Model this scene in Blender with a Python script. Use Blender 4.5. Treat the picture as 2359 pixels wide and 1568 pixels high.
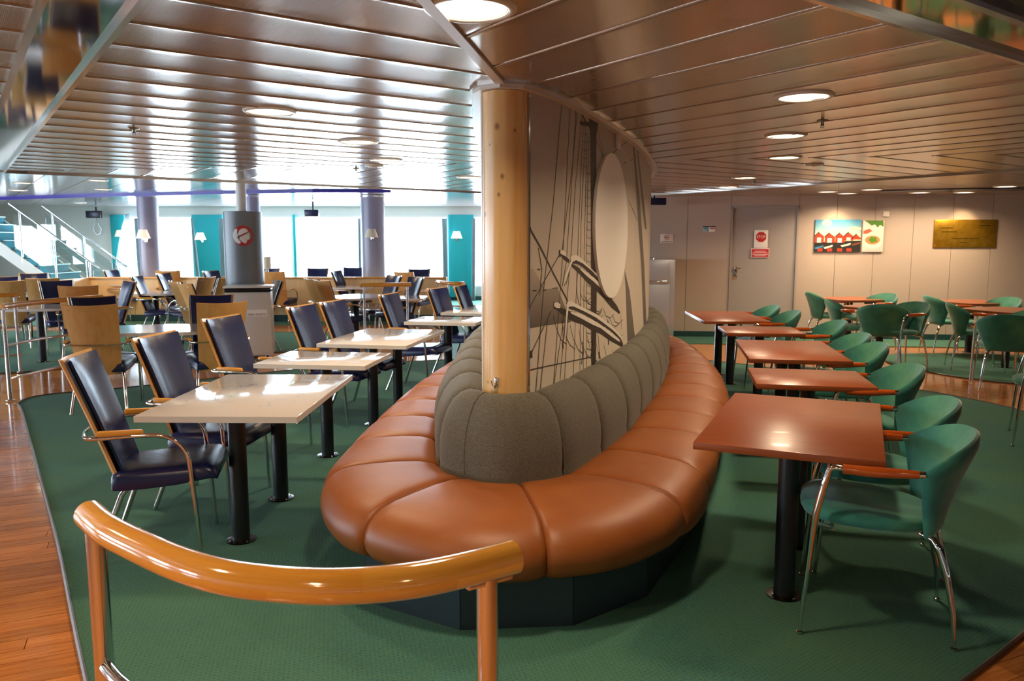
import bpy, bmesh, math, random
from mathutils import Vector, Matrix
PI = math.pi
random.seed(7)
sc = bpy.context.scene
for o in list(bpy.data.objects): bpy.data.objects.remove(o)
COL = sc.collection

# ---------------------------------------------------------------- camera
FPX, HOR, EYE, CZ, CZ2 = 1807.0, 557.0, 1.58, 2.32, 2.52
TH = math.atan((784 - HOR) / FPX)
cd = bpy.data.cameras.new('camera'); cam = bpy.data.objects.new('camera', cd); COL.objects.link(cam)
cd.sensor_width = 36; cd.lens = 36 * FPX / 2359
cd.clip_start = 0.05
cam.location = (0, 0, EYE); cam.rotation_euler = (PI / 2 - TH, 0, 0)
cd.dof.use_dof = True; cd.dof.focus_distance = 3.7; cd.dof.aperture_fstop = 6.0
sc.camera = cam
# ---------------------------------------------------------------- world and exposure
wd = bpy.data.worlds.new('sky'); sc.world = wd; wd.use_nodes = True
bg = wd.node_tree.nodes['Background']; bg.inputs[0].default_value = (0.72, 0.87, 1.0, 1); bg.inputs[1].default_value = 38.0
sc.view_settings.view_transform = 'Standard'; sc.view_settings.look = 'None'
sc.view_settings.exposure = 0.0; sc.view_settings.gamma = 1.0; sc.view_settings.use_curve_mapping = False
sc.cycles.use_adaptive_sampling = True; sc.cycles.adaptive_threshold = 0.02; sc.cycles.max_bounces = 8; sc.cycles.diffuse_bounces = 4; sc.cycles.glossy_bounces = 4; sc.cycles.transmission_bounces = 4
LAMP_W = 17.0           # watts of one ceiling downlight
LAMP_COL = (1.0, 0.76, 0.50)

def ray(px, py):
    s, c = math.sin(TH), math.cos(TH)
    a, b = px - 1179.5, py - 784
    return Vector((a, FPX * c - b * s, -b * c - FPX * s))
def at(px, py, z):
    d = ray(px, py); t = (z - EYE) / d.z
    return Vector((d.x * t, d.y * t, z))
def onplane(px, py, P, N):
    d = ray(px, py); O = Vector((0, 0, EYE)); t = (P - O).dot(N) / d.dot(N)
    return O + d * t
def onY(px, py, Y): return onplane(px, py, Vector((0, Y, 0)), Vector((0, 1, 0)))

# ---------------------------------------------------------------- materials
def lin(h):
    h = h.lstrip('#'); r = []
    for i in (0, 2, 4):
        c = int(h[i:i + 2], 16) / 255
        r.append(c / 12.92 if c <= 0.04045 else ((c + 0.055) / 1.055) ** 2.4)
    return (*r, 1)
MATS = {}
class NB:
    def __init__(s, name):
        s.m = bpy.data.materials.new(name); s.m.use_nodes = True
        s.t = s.m.node_tree; s.p = s.t.nodes['Principled BSDF']; s.L = s.t.links
        MATS[name] = s.m
    def n(s, typ, **kw):
        nd = s.t.nodes.new(typ)
        for k, v in kw.items(): setattr(nd, k, v)
        return nd
    def coord(s, kind='Object', scale=(1, 1, 1), rot=(0, 0, 0)):
        tc = s.n('ShaderNodeTexCoord'); mp = s.n('ShaderNodeMapping')
        mp.inputs['Scale'].default_value = scale; src = tc.outputs[kind]
        if any(rot):
            mr = s.n('ShaderNodeMapping'); mr.inputs['Rotation'].default_value = rot; s.L.new(src, mr.inputs[0]); src = mr.outputs[0]
        s.L.new(src, mp.inputs[0]); return mp.outputs[0]
    def noise(s, vec, scale, detail=3, rough=0.55):
        nz = s.n('ShaderNodeTexNoise'); nz.inputs['Scale'].default_value = scale
        nz.inputs['Detail'].default_value = detail; nz.inputs['Roughness'].default_value = rough
        s.L.new(vec, nz.inputs['Vector']); return nz.outputs['Fac']
    def ramp(s, fac, stops):
        r = s.n('ShaderNodeValToRGB'); e = r.color_ramp.elements
        while len(e) < len(stops): e.new(0.5)
        for i, (p, c) in enumerate(stops): e[i].position = p; e[i].color = c
        s.L.new(fac, r.inputs[0]); return r.outputs[0]
    def mix(s, fac, a, b, mode='MIX'):
        m = s.n('ShaderNodeMixRGB', blend_type=mode)
        for i, x in ((0, fac), (1, a), (2, b)):
            if isinstance(x, (int, float)): m.inputs[i].default_value = x
            elif isinstance(x, tuple): m.inputs[i].default_value = x
            else: s.L.new(x, m.inputs[i])
        return m.outputs[0]
    def math(s, op, a, b=0.0):
        m = s.n('ShaderNodeMath', operation=op)
        for i, x in ((0, a), (1, b)):
            if isinstance(x, (int, float)): m.inputs[i].default_value = x
            else: s.L.new(x, m.inputs[i])
        return m.outputs[0]
    def sep(s, vec):
        x = s.n('ShaderNodeSeparateXYZ'); s.L.new(vec, x.inputs[0]); return x.outputs
    def base(s, c):
        if isinstance(c, tuple): s.p.inputs['Base Color'].default_value = c
        else: s.L.new(c, s.p.inputs['Base Color'])
    def rough(s, r): s.p.inputs['Roughness'].default_value = r
    def set(s, **kw):
        for k, v in kw.items(): s.p.inputs[k].default_value = v
    def bump(s, h, dist, strength=1.0):
        b = s.n('ShaderNodeBump'); b.inputs['Distance'].default_value = dist; b.inputs['Strength'].default_value = strength
        s.L.new(h, b.inputs['Height']); s.L.new(b.outputs[0], s.p.inputs['Normal'])
def plain(name, col, rough=0.5, metal=0.0, bumpsc=None, bumpd=0.001, var=0.0, coat=0.0):
    b = NB(name); c = lin(col) if isinstance(col, str) else col
    if var:
        v = b.coord(); f = b.noise(v, 3.0)
        d = tuple(x * (1 - var) for x in c[:3]) + (1,)
        b.base(b.mix(f, c, d))
    else: b.base(c)
    b.rough(rough); b.set(Metallic=metal)
    if coat: b.set(**{'Coat Weight': coat, 'Coat Roughness': 0.08})
    if bumpsc:
        v = b.coord(); b.bump(b.noise(v, bumpsc), bumpd)
    return b.m
plain('wall_white', '#dcdad4', 0.45, var=0.05)
plain('wall_beige', '#b3a294', 0.42, var=0.05)
plain('wall_panel', '#bcab9c', 0.38, var=0.04)
plain('door_grey', '#a8a09a', 0.4, var=0.05)
plain('ceiling_back', '#4a443e', 0.8)
plain('trim_white', '#d8cfc6', 0.35)
plain('trim_gloss', '#cfc8c2', 0.12, metal=0.6)
plain('chrome', (0.72, 0.70, 0.68, 1), 0.07, metal=1.0)
plain('steel', (0.72, 0.72, 0.74, 1), 0.13, metal=1.0)
plain('fridge_steel', (0.50, 0.53, 0.58, 1), 0.35, metal=0.45)
plain('black_metal', '#15161a', 0.38, var=0.2)
plain('black_plate', '#120c0a', 0.2, metal=0.3)
plain('navy_leather', '#121b48', 0.27, bumpsc=220, bumpd=0.0004, var=0.15)
plain('white_lam', '#ddd7d4', 0.09, coat=0.5)
plain('white_edge', '#ddd8d0', 0.35)
plain('print_line', '#3a3844', 0.3)
plain('column_lav', '#9894ac', 0.3, var=0.05)
plain('column_grey', '#777b82', 0.4, metal=0.1)
plain('teal_paint', '#10a0a6', 0.6, bumpsc=200)
plain('teal_dark', '#123f3d', 0.6)
plain('kerb', '#5c4c44', 0.4, metal=0.15)
plain('plinth', '#26333a', 0.42, var=0.25)
plain('purple', '#3c2a9c', 0.4)
plain('navy_dark', '#10123a', 0.3)
plain('white_paint', '#e6e2dc', 0.4)
plain('bin_white', '#cfc8c2', 0.35)
plain('plastic_black', '#0c0c0f', 0.3)
plain('paper', '#efe7e2', 0.5)
plain('paper_warm', '#f0dccb', 0.45)
plain('red', '#c32a26', 0.45)
plain('red_sign', '#c8323a', 0.4)
plain('sign_blue', '#a9c3c6', 0.4)
plain('print_dark', '#2b2523', 0.55)
plain('print_mid', '#6d635c', 0.55)
plain('print_mast', '#3a322e', 0.55)
plain('print_light', '#f0e8dc', 0.55)
plain('print_rope', '#4b433d', 0.55)
plain('print_band', '#857a70', 0.55)
plain('brass_dark', '#6b5014', 0.35, metal=0.8)
plain('dark_recess', '#1c2422', 0.35)
plain('tread_teal', '#1c6f7c', 0.8)
plain('nosing', '#cfe0e0', 0.4)
plain('sprinkler', '#8d8a80', 0.3, metal=0.8)
def curtain():
    b = NB('curtain'); b.base(lin('#eef2f4')); b.rough(0.8)
    tr = b.n('ShaderNodeBsdfTranslucent'); tr.inputs[0].default_value = (0.9, 0.93, 0.95, 1)
    mx = b.n('ShaderNodeMixShader'); mx.inputs[0].default_value = 0.85
    out = b.t.nodes['Material Output']
    b.L.new(b.p.outputs[0], mx.inputs[1]); b.L.new(tr.outputs[0], mx.inputs[2]); b.L.new(mx.outputs[0], out.inputs[0])
curtain()
def glass(name, tint, refl, rough=0.02):
    b = NB(name); out = b.t.nodes['Material Output']
    tr = b.n('ShaderNodeBsdfTransparent'); tr.inputs[0].default_value = tint
    gl = b.n('ShaderNodeBsdfGlossy'); gl.inputs['Roughness'].default_value = rough
    mx = b.n('ShaderNodeMixShader'); mx.inputs[0].default_value = refl
    b.L.new(tr.outputs[0], mx.inputs[1]); b.L.new(gl.outputs[0], mx.inputs[2]); b.L.new(mx.outputs[0], out.inputs[0])
glass('window_glass', (0.95, 0.97, 0.98, 1), 0.06)
glass('rail_glass', (0.78, 0.88, 0.88, 1), 0.12)
def emis(name, col, st):
    b = NB(name); b.base((0.8, 0.8, 0.8, 1)); b.set(**{'Emission Color': (*col, 1), 'Emission Strength': st})
emis('lamp_disc', (1.0, 0.86, 0.62), 7.0)
emis('shade_lit', (1.0, 0.74, 0.40), 0.6)
plain('shade_off', '#e8dcc4', 0.7)
def speckle(name, c1, c2, rough, sc=40):
    b = NB(name); v = b.coord(); f = b.noise(v, sc, 4); b.base(b.ramp(f, [(0.35, lin(c1)), (0.65, lin(c2))])); b.rough(rough); return b
b = speckle('leather', '#8c4a17', '#95521c', 0.46, 5); v = b.coord(); b.bump(b.noise(v, 240, 3), 0.0006, 0.6)
def tweed():
    b = NB('tweed'); v = b.coord('Object', (1, 1, 1))
    a = b.noise(b.coord('Object', (700, 700, 60)), 1.0, 2); c = b.noise(b.coord('Object', (80, 80, 800)), 1.0, 2)
    f = b.math('MULTIPLY', b.math('ADD', a, c), 0.5)
    b.base(b.ramp(f, [(0.36, lin('#45403a')), (0.5, lin('#5f5a4e')), (0.64, lin('#7a7463'))])); b.rough(0.85); b.bump(f, 0.0005, 0.5)
    b.set(**{'Sheen Weight': 0.1})
tweed()
def velvet():
    b = NB('green_velvet'); v = b.coord()
    f = b.noise(v, 5, 4); b.base(b.ramp(f, [(0.3, lin('#1d6058')), (0.5, lin('#2b7a6a')), (0.72, lin('#4a9070'))])); b.rough(0.75)
    b.set(**{'Sheen Weight': 0.5, 'Sheen Roughness': 0.4}); b.bump(b.noise(v, 9, 2), 0.006, 0.35)
velvet()
def wood(name, c1, c2, rough, scale=(1.5, 14, 14), coat=0.0, dark=None, bd=0.0003, kind='Object', rot=(0, 0, 0), rnd=0.0):
    b = NB(name); v = b.coord(kind, scale, rot); f = b.noise(v, 2.2, 6, 0.62)
    c = b.ramp(f, [(0.32, lin(c1)), (0.68, lin(c2))])
    if dark:
        w = b.noise(b.coord(kind, (scale[0] * 2, scale[1] * 7, scale[2] * 7), rot), 2.0, 3)
        c = b.mix(b.ramp(w, [(0.55, (0, 0, 0, 1)), (0.75, (1, 1, 1, 1))]), c, lin(dark))
    if rnd:
        oi = b.n('ShaderNodeObjectInfo'); hs = b.n('ShaderNodeHueSaturation')
        b.L.new(b.math('ADD', b.math('MULTIPLY', oi.outputs['Random'], rnd), 1 - rnd / 2), hs.inputs['Value'])
        b.L.new(c, hs.inputs['Color']); c = hs.outputs[0]
    b.base(c); b.rough(rough); b.bump(f, bd)
    if coat: b.set(**{'Coat Weight': coat, 'Coat Roughness': 0.06})
    return b
wood('table_red', '#8a421e', '#9c5026', 0.30, (1.2, 16, 16), coat=0.05, dark='#7c3a1a')
wood('ply_wood', '#d29a58', '#e0ae6e', 0.35, (10, 10, 1.2))
wood('ply_edge', '#dcae6e', '#e2bb80', 0.4, (10, 10, 1.2))
wood('arm_wood', '#dd9432', '#eaa948', 0.3, (3, 20, 20), coat=0.2)
wood('arm_red', '#a84512', '#c65a1c', 0.12, (3, 20, 20), coat=0.6)
wood('partition_wood', '#e4c08a', '#eecf9e', 0.35, (9, 9, 1.0))
def floorwood():
    R = math.radians(24)
    b = wood('floor_wood', '#b0672f', '#d68c4a', 0.13, (1.3, 20, 20), coat=0.5, dark='#7c4220', bd=0.0004, rot=(0, 0, -R), rnd=0.42)
floorwood()
def timber():
    b = NB('timber'); v = b.coord('Object', (11, 11, 0.7)); f = b.noise(v, 1.3, 6, 0.6)
    c = b.ramp(f, [(0.3, lin('#d89c5a')), (0.5, lin('#e8b974')), (0.7, lin('#f0cb90'))])
    oc = b.coord('Object', (1, 1, 1)); NB_ = b
    for (px, pz, r) in KNOTS:
        d = b.n('ShaderNodeVectorMath', operation='DISTANCE'); mp = b.n('ShaderNodeMapping')
        mp.inputs['Scale'].default_value = (1, 1, 0.75); b.L.new(oc, mp.inputs[0]); b.L.new(mp.outputs[0], d.inputs[0])
        d.inputs[1].default_value = (px[0], px[1], pz * 0.75)
        g = b.ramp(d.outputs['Value'], [(0.0, (1, 1, 1, 1)), (r * 0.22, (0.6, 0.6, 0.6, 1)), (r * .5, (0, 0, 0, 1))])
        c = b.mix(g, c, lin('#7a4a2c'))
    b.base(c); b.rough(0.32); b.set(**{'Coat Weight': 0.3, 'Coat Roughness': 0.15})
def railwood():
    b = NB('rail_wood'); tc = b.n('ShaderNodeTexCoord'); br = b.n('ShaderNodeTexBrick')
    mp = b.n('ShaderNodeMapping'); mp.inputs['Scale'].default_value = (1, 4, 1)
    b.L.new(tc.outputs['UV'], mp.inputs[0]); b.L.new(mp.outputs[0], br.inputs['Vector'])
    br.inputs['Scale'].default_value = 1.0; br.inputs['Brick Width'].default_value = 0.34; br.inputs['Row Height'].default_value = 1.0
    br.inputs['Mortar Size'].default_value = 0.0
    br.inputs['Color1'].default_value = lin('#d68a26'); br.inputs['Color2'].default_value = lin('#f6c45c')
    f = b.noise(b.coord('UV', (4, 30, 1)), 2.5, 5)
    b.base(b.mix(0.25, br.outputs[0], b.ramp(f, [(0.3, lin('#cc8430')), (0.7, lin('#ecb862'))]))); b.rough(0.12)
    b.set(**{'Coat Weight': 0.7, 'Coat Roughness': 0.05})
railwood()
def carpet():
    b = NB('carpet'); v = b.coord(); big = b.noise(v, 1.1, 4); fine = b.noise(v, 90, 2); mid = b.noise(v, 9, 3)
    c = b.ramp(big, [(0.35, lin('#286562')), (0.65, lin('#4a7450'))])
    c = b.mix(b.math('MULTIPLY', mid, 0.5), c, lin('#2a6c74'))
    c = b.mix(b.ramp(fine, [(0.4, (0, 0, 0, 1)), (0.62, (1, 1, 1, 1))]), c, lin('#48765c'))
    # small slanted brown dashes in offset rows
    w = b.sep(b.coord('Object', (1, 1, 1), (0, 0, math.radians(20))))
    ya = b.math('MULTIPLY', w[1], 62.0); row = b.math('FLOOR', ya)
    xa = b.math('ADD', b.math('MULTIPLY', w[0], 48.0), b.math('MULTIPLY', row, 0.5))
    fx = b.math('ABSOLUTE', b.math('SUBTRACT', b.math('FRACT', xa), 0.5)); fy = b.math('ABSOLUTE', b.math('SUBTRACT', b.math('FRACT', ya), 0.5))
    m = b.math('MULTIPLY', b.math('LESS_THAN', fx, 0.24), b.math('LESS_THAN', fy, 0.22))
    c = b.mix(b.math('MULTIPLY', m, b.math('MULTIPLY', b.noise(v, 30, 2), 0.9)), c, lin('#3a4230'))
    b.base(c); b.rough(0.95); b.bump(b.noise(v, 260, 2), 0.003, 0.8)
carpet()
def ceil_metal(name, c1, c2, rough, metal):
    b = NB(name); R = math.atan2(.581, .814)
    w = b.sep(b.coord('Object', (1, 1, 1), (0, 0, -R - PI / 4)))
    k = 2 * PI / 0.0075
    s = b.math('MULTIPLY', b.math('SINE', b.math('MULTIPLY', w[0], k)), b.math('SINE', b.math('MULTIPLY', w[1], k)))
    d = b.math('GREATER_THAN', s, 0.42)
    nz = b.noise(b.coord(), 1.5, 3)
    c = b.mix(nz, lin(c1), lin(c2))
    b.base(b.mix(b.math('MULTIPLY', d, 0.55), c, lin('#2a211c'))); b.rough(rough); b.set(Metallic=metal)
    b.bump(b.noise(b.coord(), 3.0, 2), 0.004, 0.25)
ceil_metal('ceiling_plank', '#b59c87', '#bda590', 0.18, 0.42)
plain('ceiling_panel', '#c8c0c4', 0.12, metal=0.6)
def mirror(name, col, rough=0.06):
    b = NB(name); b.base(col); b.rough(rough); b.set(Metallic=1.0); b.bump(b.noise(b.coord(), 2.5, 1), 0.0005, 0.4)
mirror('mirror_steel', (0.74, 0.78, 0.82, 1)); mirror('mirror_brass', (0.75, 0.55, 0.28, 1))
b = speckle('brass', '#a57c1c', '#b98d2c', 0.3, 12); b.set(Metallic=0.75)
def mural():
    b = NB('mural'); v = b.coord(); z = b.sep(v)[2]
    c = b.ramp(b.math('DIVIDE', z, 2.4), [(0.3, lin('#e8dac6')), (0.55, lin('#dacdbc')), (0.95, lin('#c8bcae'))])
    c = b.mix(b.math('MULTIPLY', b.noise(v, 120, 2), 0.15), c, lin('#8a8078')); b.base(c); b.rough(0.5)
mural()
def sail():
    b = NB('print_sail'); z = b.sep(b.coord())[2]
    b.base(b.ramp(b.math('DIVIDE', z, 2.4), [(0.47, lin('#5e544a')), (0.56, lin('#a3978a')), (0.62, lin('#cabdac'))])); b.rough(0.55)
sail()
def skygrad():
    b = NB('poster_sky'); v = b.sep(b.coord('UV'))
    b.base(b.ramp(v[1], [(0.4, lin('#efe0b4')), (0.75, lin('#8fc0c8')), (1.0, lin('#4f9fcb'))])); b.rough(0.3)
skygrad()
for nm, cc in (('art_red', '#b8402c'), ('art_roof', '#3a2a26'), ('art_white', '#f0e6d2'), ('art_dark', '#2e2c2a'), ('art_blue', '#3f83ac'), ('art_cloud', '#f3dcc0'),
               ('art_cream', '#e9d9cc'), ('art_soup', '#d98c54'), ('art_green', '#5b8a34'), ('art_pink', '#d9654a'), ('art_teal', '#2f6a7c'), ('art_brown', '#7a4a2a')): plain(nm, cc, 0.35)

# ---------------------------------------------------------------- mesh helpers
def rbox_data(sx, sy, sz, r, seg=2):
    bm = bmesh.new(); bmesh.ops.create_cube(bm, size=1)
    bmesh.ops.scale(bm, vec=(sx, sy, sz), verts=bm.verts)
    if r > 0: bmesh.ops.bevel(bm, geom=list(bm.edges), offset=r, segments=seg, affect='EDGES', profile=0.5)
    bm.verts.index_update(); vs = [v.co.copy() for v in bm.verts]; fs = [[v.index for v in f.verts] for f in bm.faces]
    bm.free(); return vs, fs
class MB:
    def __init__(s): s.v = []; s.f = []; s.uv = {}
    def add(s, vs, fs, uvs=None):
        o = len(s.v); s.v += [Vector(v) for v in vs]; s.f += [[i + o for i in f] for f in fs]
        if uvs:
            for i, u in enumerate(uvs): s.uv[o + i] = u
        return s
    def box(s, c, d, r=0.0, rot=None, seg=2):
        vs, fs = rbox_data(d[0], d[1], d[2], r, seg); c = Vector(c)
        if rot is not None:
            M = Matrix.Rotation(rot, 3, 'Z') if isinstance(rot, (int, float)) else rot
            vs = [M @ v for v in vs]
        return s.add([v + c for v in vs], fs)
    def tube(s, path, r, n=10, closed=False, caps=True):
        P = [Vector(p) for p in path]; N = len(P); rr = r if isinstance(r, (list, tuple)) else [r] * N
        T = []
        for i in range(N):
            a = P[(i - 1) % N] if (closed or i > 0) else P[i]; c = P[(i + 1) % N] if (closed or i < N - 1) else P[i]
            T.append((c - a).normalized())
        up = Vector((0, 0, 1)) if abs(T[0].z) < 0.9 else Vector((1, 0, 0))
        X = (up - T[0] * up.dot(T[0])).normalized(); vs = []; uv = []; L = 0
        for i in range(N):
            if i: L += (P[i] - P[i - 1]).length
            X = (X - T[i] * X.dot(T[i])).normalized(); Y = T[i].cross(X)
            for k in range(n):
                a = 2 * PI * k / n; vs.append(P[i] + (X * math.cos(a) + Y * math.sin(a)) * rr[i]); uv.append((L, k / n))
        fs = []
        for i in range(N if closed else N - 1):
            j = (i + 1) % N
            for k in range(n): fs.append([i * n + k, i * n + (k + 1) % n, j * n + (k + 1) % n, j * n + k])
        if caps and not closed: fs.append(list(range(n))[::-1]); fs.append([(N - 1) * n + k for k in range(n)])
        return s.add(vs, fs, uv)
    def cyl(s, c, r, z0, z1, n=16): return s.tube([(c[0], c[1], z0), (c[0], c[1], z1)], r, n)
    def lathe(s, prof, c=(0, 0, 0), n=24, M=None):
        vs = []; c = Vector(c)
        for (r, z) in prof:
            for k in range(n):
                a = 2 * PI * k / n; v = Vector((r * math.cos(a), r * math.sin(a), z))
                if M is not None: v = M @ v
                vs.append(v + c)
        fs = []
        for i in range(len(prof) - 1):
            for k in range(n): fs.append([i * n + k, i * n + (k + 1) % n, (i + 1) * n + (k + 1) % n, (i + 1) * n + k])
        fs.append(list(range(n))[::-1]); fs.append([(len(prof) - 1) * n + k for k in range(n)])
        return s.add(vs, fs)
    def prism(s, poly, z0, z1):
        n = len(poly); vs = [(p[0], p[1], z0) for p in poly] + [(p[0], p[1], z1) for p in poly]
        fs = [list(range(n))[::-1], [n + i for i in range(n)]] + [[i, (i + 1) % n, n + (i + 1) % n, n + i] for i in range(n)]
        return s.add(vs, fs)
    def grid(s, G, cu=False, cv=False, uvs=None):
        m, n = len(G), len(G[0]); vs = [p for r in G for p in r]; fs = []
        for i in range(m if cu else m - 1):
            for j in range(n if cv else n - 1):
                fs.append([i * n + j, i * n + (j + 1) % n, ((i + 1) % m) * n + (j + 1) % n, ((i + 1) % m) * n + j])
        return s.add(vs, fs, uvs)
    def shell(s, G, th):
        # G grid of points, thickened along the normals
        m, n = len(G), len(G[0]); H = []
        for i in range(m):
            row = []
            for j in range(n):
                a = G[min(i + 1, m - 1)][j] - G[max(i - 1, 0)][j]; c = G[i][min(j + 1, n - 1)] - G[i][max(j - 1, 0)]
                row.append(G[i][j] + a.cross(c).normalized() * (th[i][j] if isinstance(th, list) else th))
            H.append(row)
        o = len(s.v); s.grid(G); s.grid(H); q = m * n
        bd = [(0, j) for j in range(n)] + [(i, n - 1) for i in range(1, m)] + [(m - 1, j) for j in range(n - 2, -1, -1)] + [(i, 0) for i in range(m - 2, 0, -1)]
        ids = [o + i * n + j for i, j in bd]
        for k in range(len(ids)):
            a, c = ids[k], ids[(k + 1) % len(ids)]; s.f.append([a, c, c + q, a + q])
        return s
    def build(s, name, mat, parent=None, ang=38, smooth=True):
        me = bpy.data.meshes.new(name); me.from_pydata([tuple(v) for v in s.v], [], s.f)
        bm = bmesh.new(); bm.from_mesh(me); bmesh.ops.recalc_face_normals(bm, faces=bm.faces)
        if s.uv:
            ul = bm.loops.layers.uv.new('UVMap')
            for f in bm.faces:
                for l in f.loops: l[ul].uv = s.uv.get(l.vert.index, (0, 0))
        bm.to_mesh(me); bm.free()
        if smooth:
            for p in me.polygons: p.use_smooth = True
            me.set_sharp_from_angle(angle=math.radians(ang))
        me.materials.append(MATS[mat] if isinstance(mat, str) else mat)
        o = bpy.data.objects.new(name, me); COL.objects.link(o)
        if parent is not None: o.parent = parent
        return o
def tag(o, label, cat, group=None, kind=None):
    o['label'] = label; o['category'] = cat
    if group: o['group'] = group
    if kind: o['kind'] = kind
    return o
def thing(name, label, cat, loc=(0, 0, 0), rz=0.0, group=None):
    o = bpy.data.objects.new(name, None); o.empty_display_size = 0.1; COL.objects.link(o)
    o.location = loc; o.rotation_euler = (0, 0, rz); return tag(o, label, cat, group)
def struct(o): o['kind'] = 'structure'; return o
KIDS = {}
def dup(root, loc, rz, label, group):
    r = root.copy(); COL.objects.link(r); r.location = loc; r.rotation_euler = (0, 0, rz); r['label'] = label; r['group'] = group
    if root not in KIDS:
        KIDS[root] = [(c, list(c.children)) for c in root.children]
    for ch, gs in KIDS[root]:
        c = ch.copy(); COL.objects.link(c); c.parent = r
        for g in gs:
            d = g.copy(); COL.objects.link(d); d.parent = c
    return r
def text(name, s, size, mat, M, parent, ext=0.0006):
    cu = bpy.data.curves.new(name, 'FONT'); cu.body = s; cu.size = size; cu.extrude = ext; cu.align_x = 'CENTER'; cu.align_y = 'CENTER'
    t = bpy.data.objects.new(name, cu); COL.objects.link(t); bpy.context.view_layer.update()
    me = bpy.data.meshes.new_from_object(t); bpy.data.objects.remove(t)
    me.materials.clear(); me.materials.append(MATS[mat]); o = bpy.data.objects.new(name, me); COL.objects.link(o)
    me.transform(M); o.parent = parent; return o
def clip(poly, a, b, c):
    # keep a*x+b*y<=c
    out = []; n = len(poly)
    for i in range(n):
        p, q = poly[i], poly[(i + 1) % n]; dp = a * p[0] + b * p[1] - c; dq = a * q[0] + b * q[1] - c
        if dp <= 0: out.append(p)
        if dp * dq < 0:
            t = dp / (dp - dq); out.append((p[0] + (q[0] - p[0]) * t, p[1] + (q[1] - p[1]) * t))
    return out
def area(p): return abs(sum(p[i][0] * p[(i + 1) % len(p)][1] - p[(i + 1) % len(p)][0] * p[i][1] for i in range(len(p)))) / 2 if len(p) > 2 else 0
def inside(p, poly):
    r = False; n = len(poly)
    for i in range(n):
        a, b_ = poly[i], poly[(i + 1) % n]
        if (a[1] > p[1]) != (b_[1] > p[1]) and p[0] < (b_[0] - a[0]) * (p[1] - a[1]) / (b_[1] - a[1]) + a[0]: r = not r
    return r
def catmull(pts, n, closed=True):
    out = []; N = len(pts)
    for i in range(N if closed else N - 1):
        P = [pts[(i + k - 1) % N] if closed else pts[max(0, min(N - 1, i + k - 1))] for k in range(4)]
        for j in range(n):
            t = j / n
            out.append(tuple(0.5 * (2 * P[1][d] + (P[2][d] - P[0][d]) * t + (2 * P[0][d] - 5 * P[1][d] + 4 * P[2][d] - P[3][d]) * t * t + (3 * P[1][d] - P[0][d] - 3 * P[2][d] + P[3][d]) * t ** 3) for d in range(len(P[1]))))
    if not closed: out.append(tuple(pts[-1]))
    return out

# island axis frame: t along the axis (away), w to the right
NOSE = Vector((-0.05, 3.80)); AD = Vector((0.165, 0.986)); AN = Vector((0.986, -0.165))
def tw(t, w): p = NOSE + AD * t + AN * w; return (p.x, p.y)
TC, RR = 3.7, 6.0 / math.sqrt(2)
CEN = NOSE + AD * TC
UD = (AD + AN).normalized(); VD = (AD - AN).normalized()
def uvw(u, v): p = CEN + UD * u + VD * v; return (p.x, p.y)

# ================================================================ STRUCTURE
X0, X1, Y0, Y1 = -14.5, 10.5, -4.0, 21.3
WR0, WR1 = Vector((2.2, 13.15, 0)), Vector((10.5, 12.15, 0))       # visible far right wall line
# ---- floor: slab, single wood planks near the camera, carpets on top
floor = struct(MB().box(((X0 + X1) / 2, (Y0 + Y1) / 2, -0.06), (X1 - X0, Y1 - Y0, 0.1)).build('floor', 'ceiling_back'))
def g2(px, py): p = at(px, py, 0); return (p.x, p.y)
C_ISL = catmull([(-0.35, 1.15), (-0.85, 1.65), (-1.62, 2.78), (-2.37, 3.93), (-3.33, 5.35), (-4.55, 7.15), (-4.87, 7.62), (-4.82, 7.98), (-4.32, 8.28), (-3.66, 8.78), (-3.03, 9.31), (-2.2, 9.95), (-1.2, 10.3),
                 (0.4, 10.75), (2.0, 10.6), (2.9, 10.1), (3.52, 9.3), (4.16, 8.51), (4.54, 7.9), (4.78, 7.18), (4.75, 6.1), (4.1, 4.75), (2.95, 3.72), (2.01, 2.95), (1.12, 2.2), (0.5, 1.2), (0.1, 0.85)], 6)
C_LEFT = catmull([(-12, 9.3), (-8, 9.3), (-6.16, 9.35), (-5.4, 10.0), (-4.6, 10.7), (-3.3, 11.2), (-2.6, 11.9), (-2.5, 13.2), (-4.2, 13.7), (-8, 13.8), (-12.5, 13.6)], 5)
C_R2 = catmull([(4.95, 10.2), (5.1, 9.37), (5.4, 8.85), (5.9, 8.5), (8.2, 7.4), (10.2, 6.8), (10.2, 10.6), (7.1, 10.85), (6.1, 11.0), (5.3, 10.9)], 5)
def wallR_y(x): return WR0.y + (WR1.y - WR0.y) * (x - WR0.x) / (WR1.x - WR0.x)
C_R3 = [(2.3, 12.0), (2.9, 12.15), (4.0, 11.9), (6.0, 11.75), (10.2, 11.3), (10.2, wallR_y(10.2) - .02), (2.3, wallR_y(2.3) - .02)]
C_B = [(-8.4, 14.75), (-4.4, 14.9), (-1.3, 15.0), (-0.8, 15.6), (-0.6, 21.1), (2.0, 21.1), (2.0, 21.25), (-14, 21.25), (-14, 14.75)]
CARP = [C_ISL, C_LEFT, C_R2, C_R3, C_B]
for cp in CARP: struct(MB().prism(cp, -0.005, 0.012).build('carpet', 'carpet', floor, smooth=False))
kp = [(x, y, 0.012) for x, y in C_ISL]
MB().tube(kp, 0.009, 6, closed=True).build('carpet_trim', 'kerb', floor)
for cp in (C_LEFT, C_R2): MB().tube([(x, y, 0.010) for x, y in cp], 0.007, 6, closed=True).build('carpet_trim', 'kerb', floor)
PR = math.radians(24); pu = Vector((math.cos(PR), math.sin(PR))); pv = Vector((-math.sin(PR), math.cos(PR)))
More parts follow.
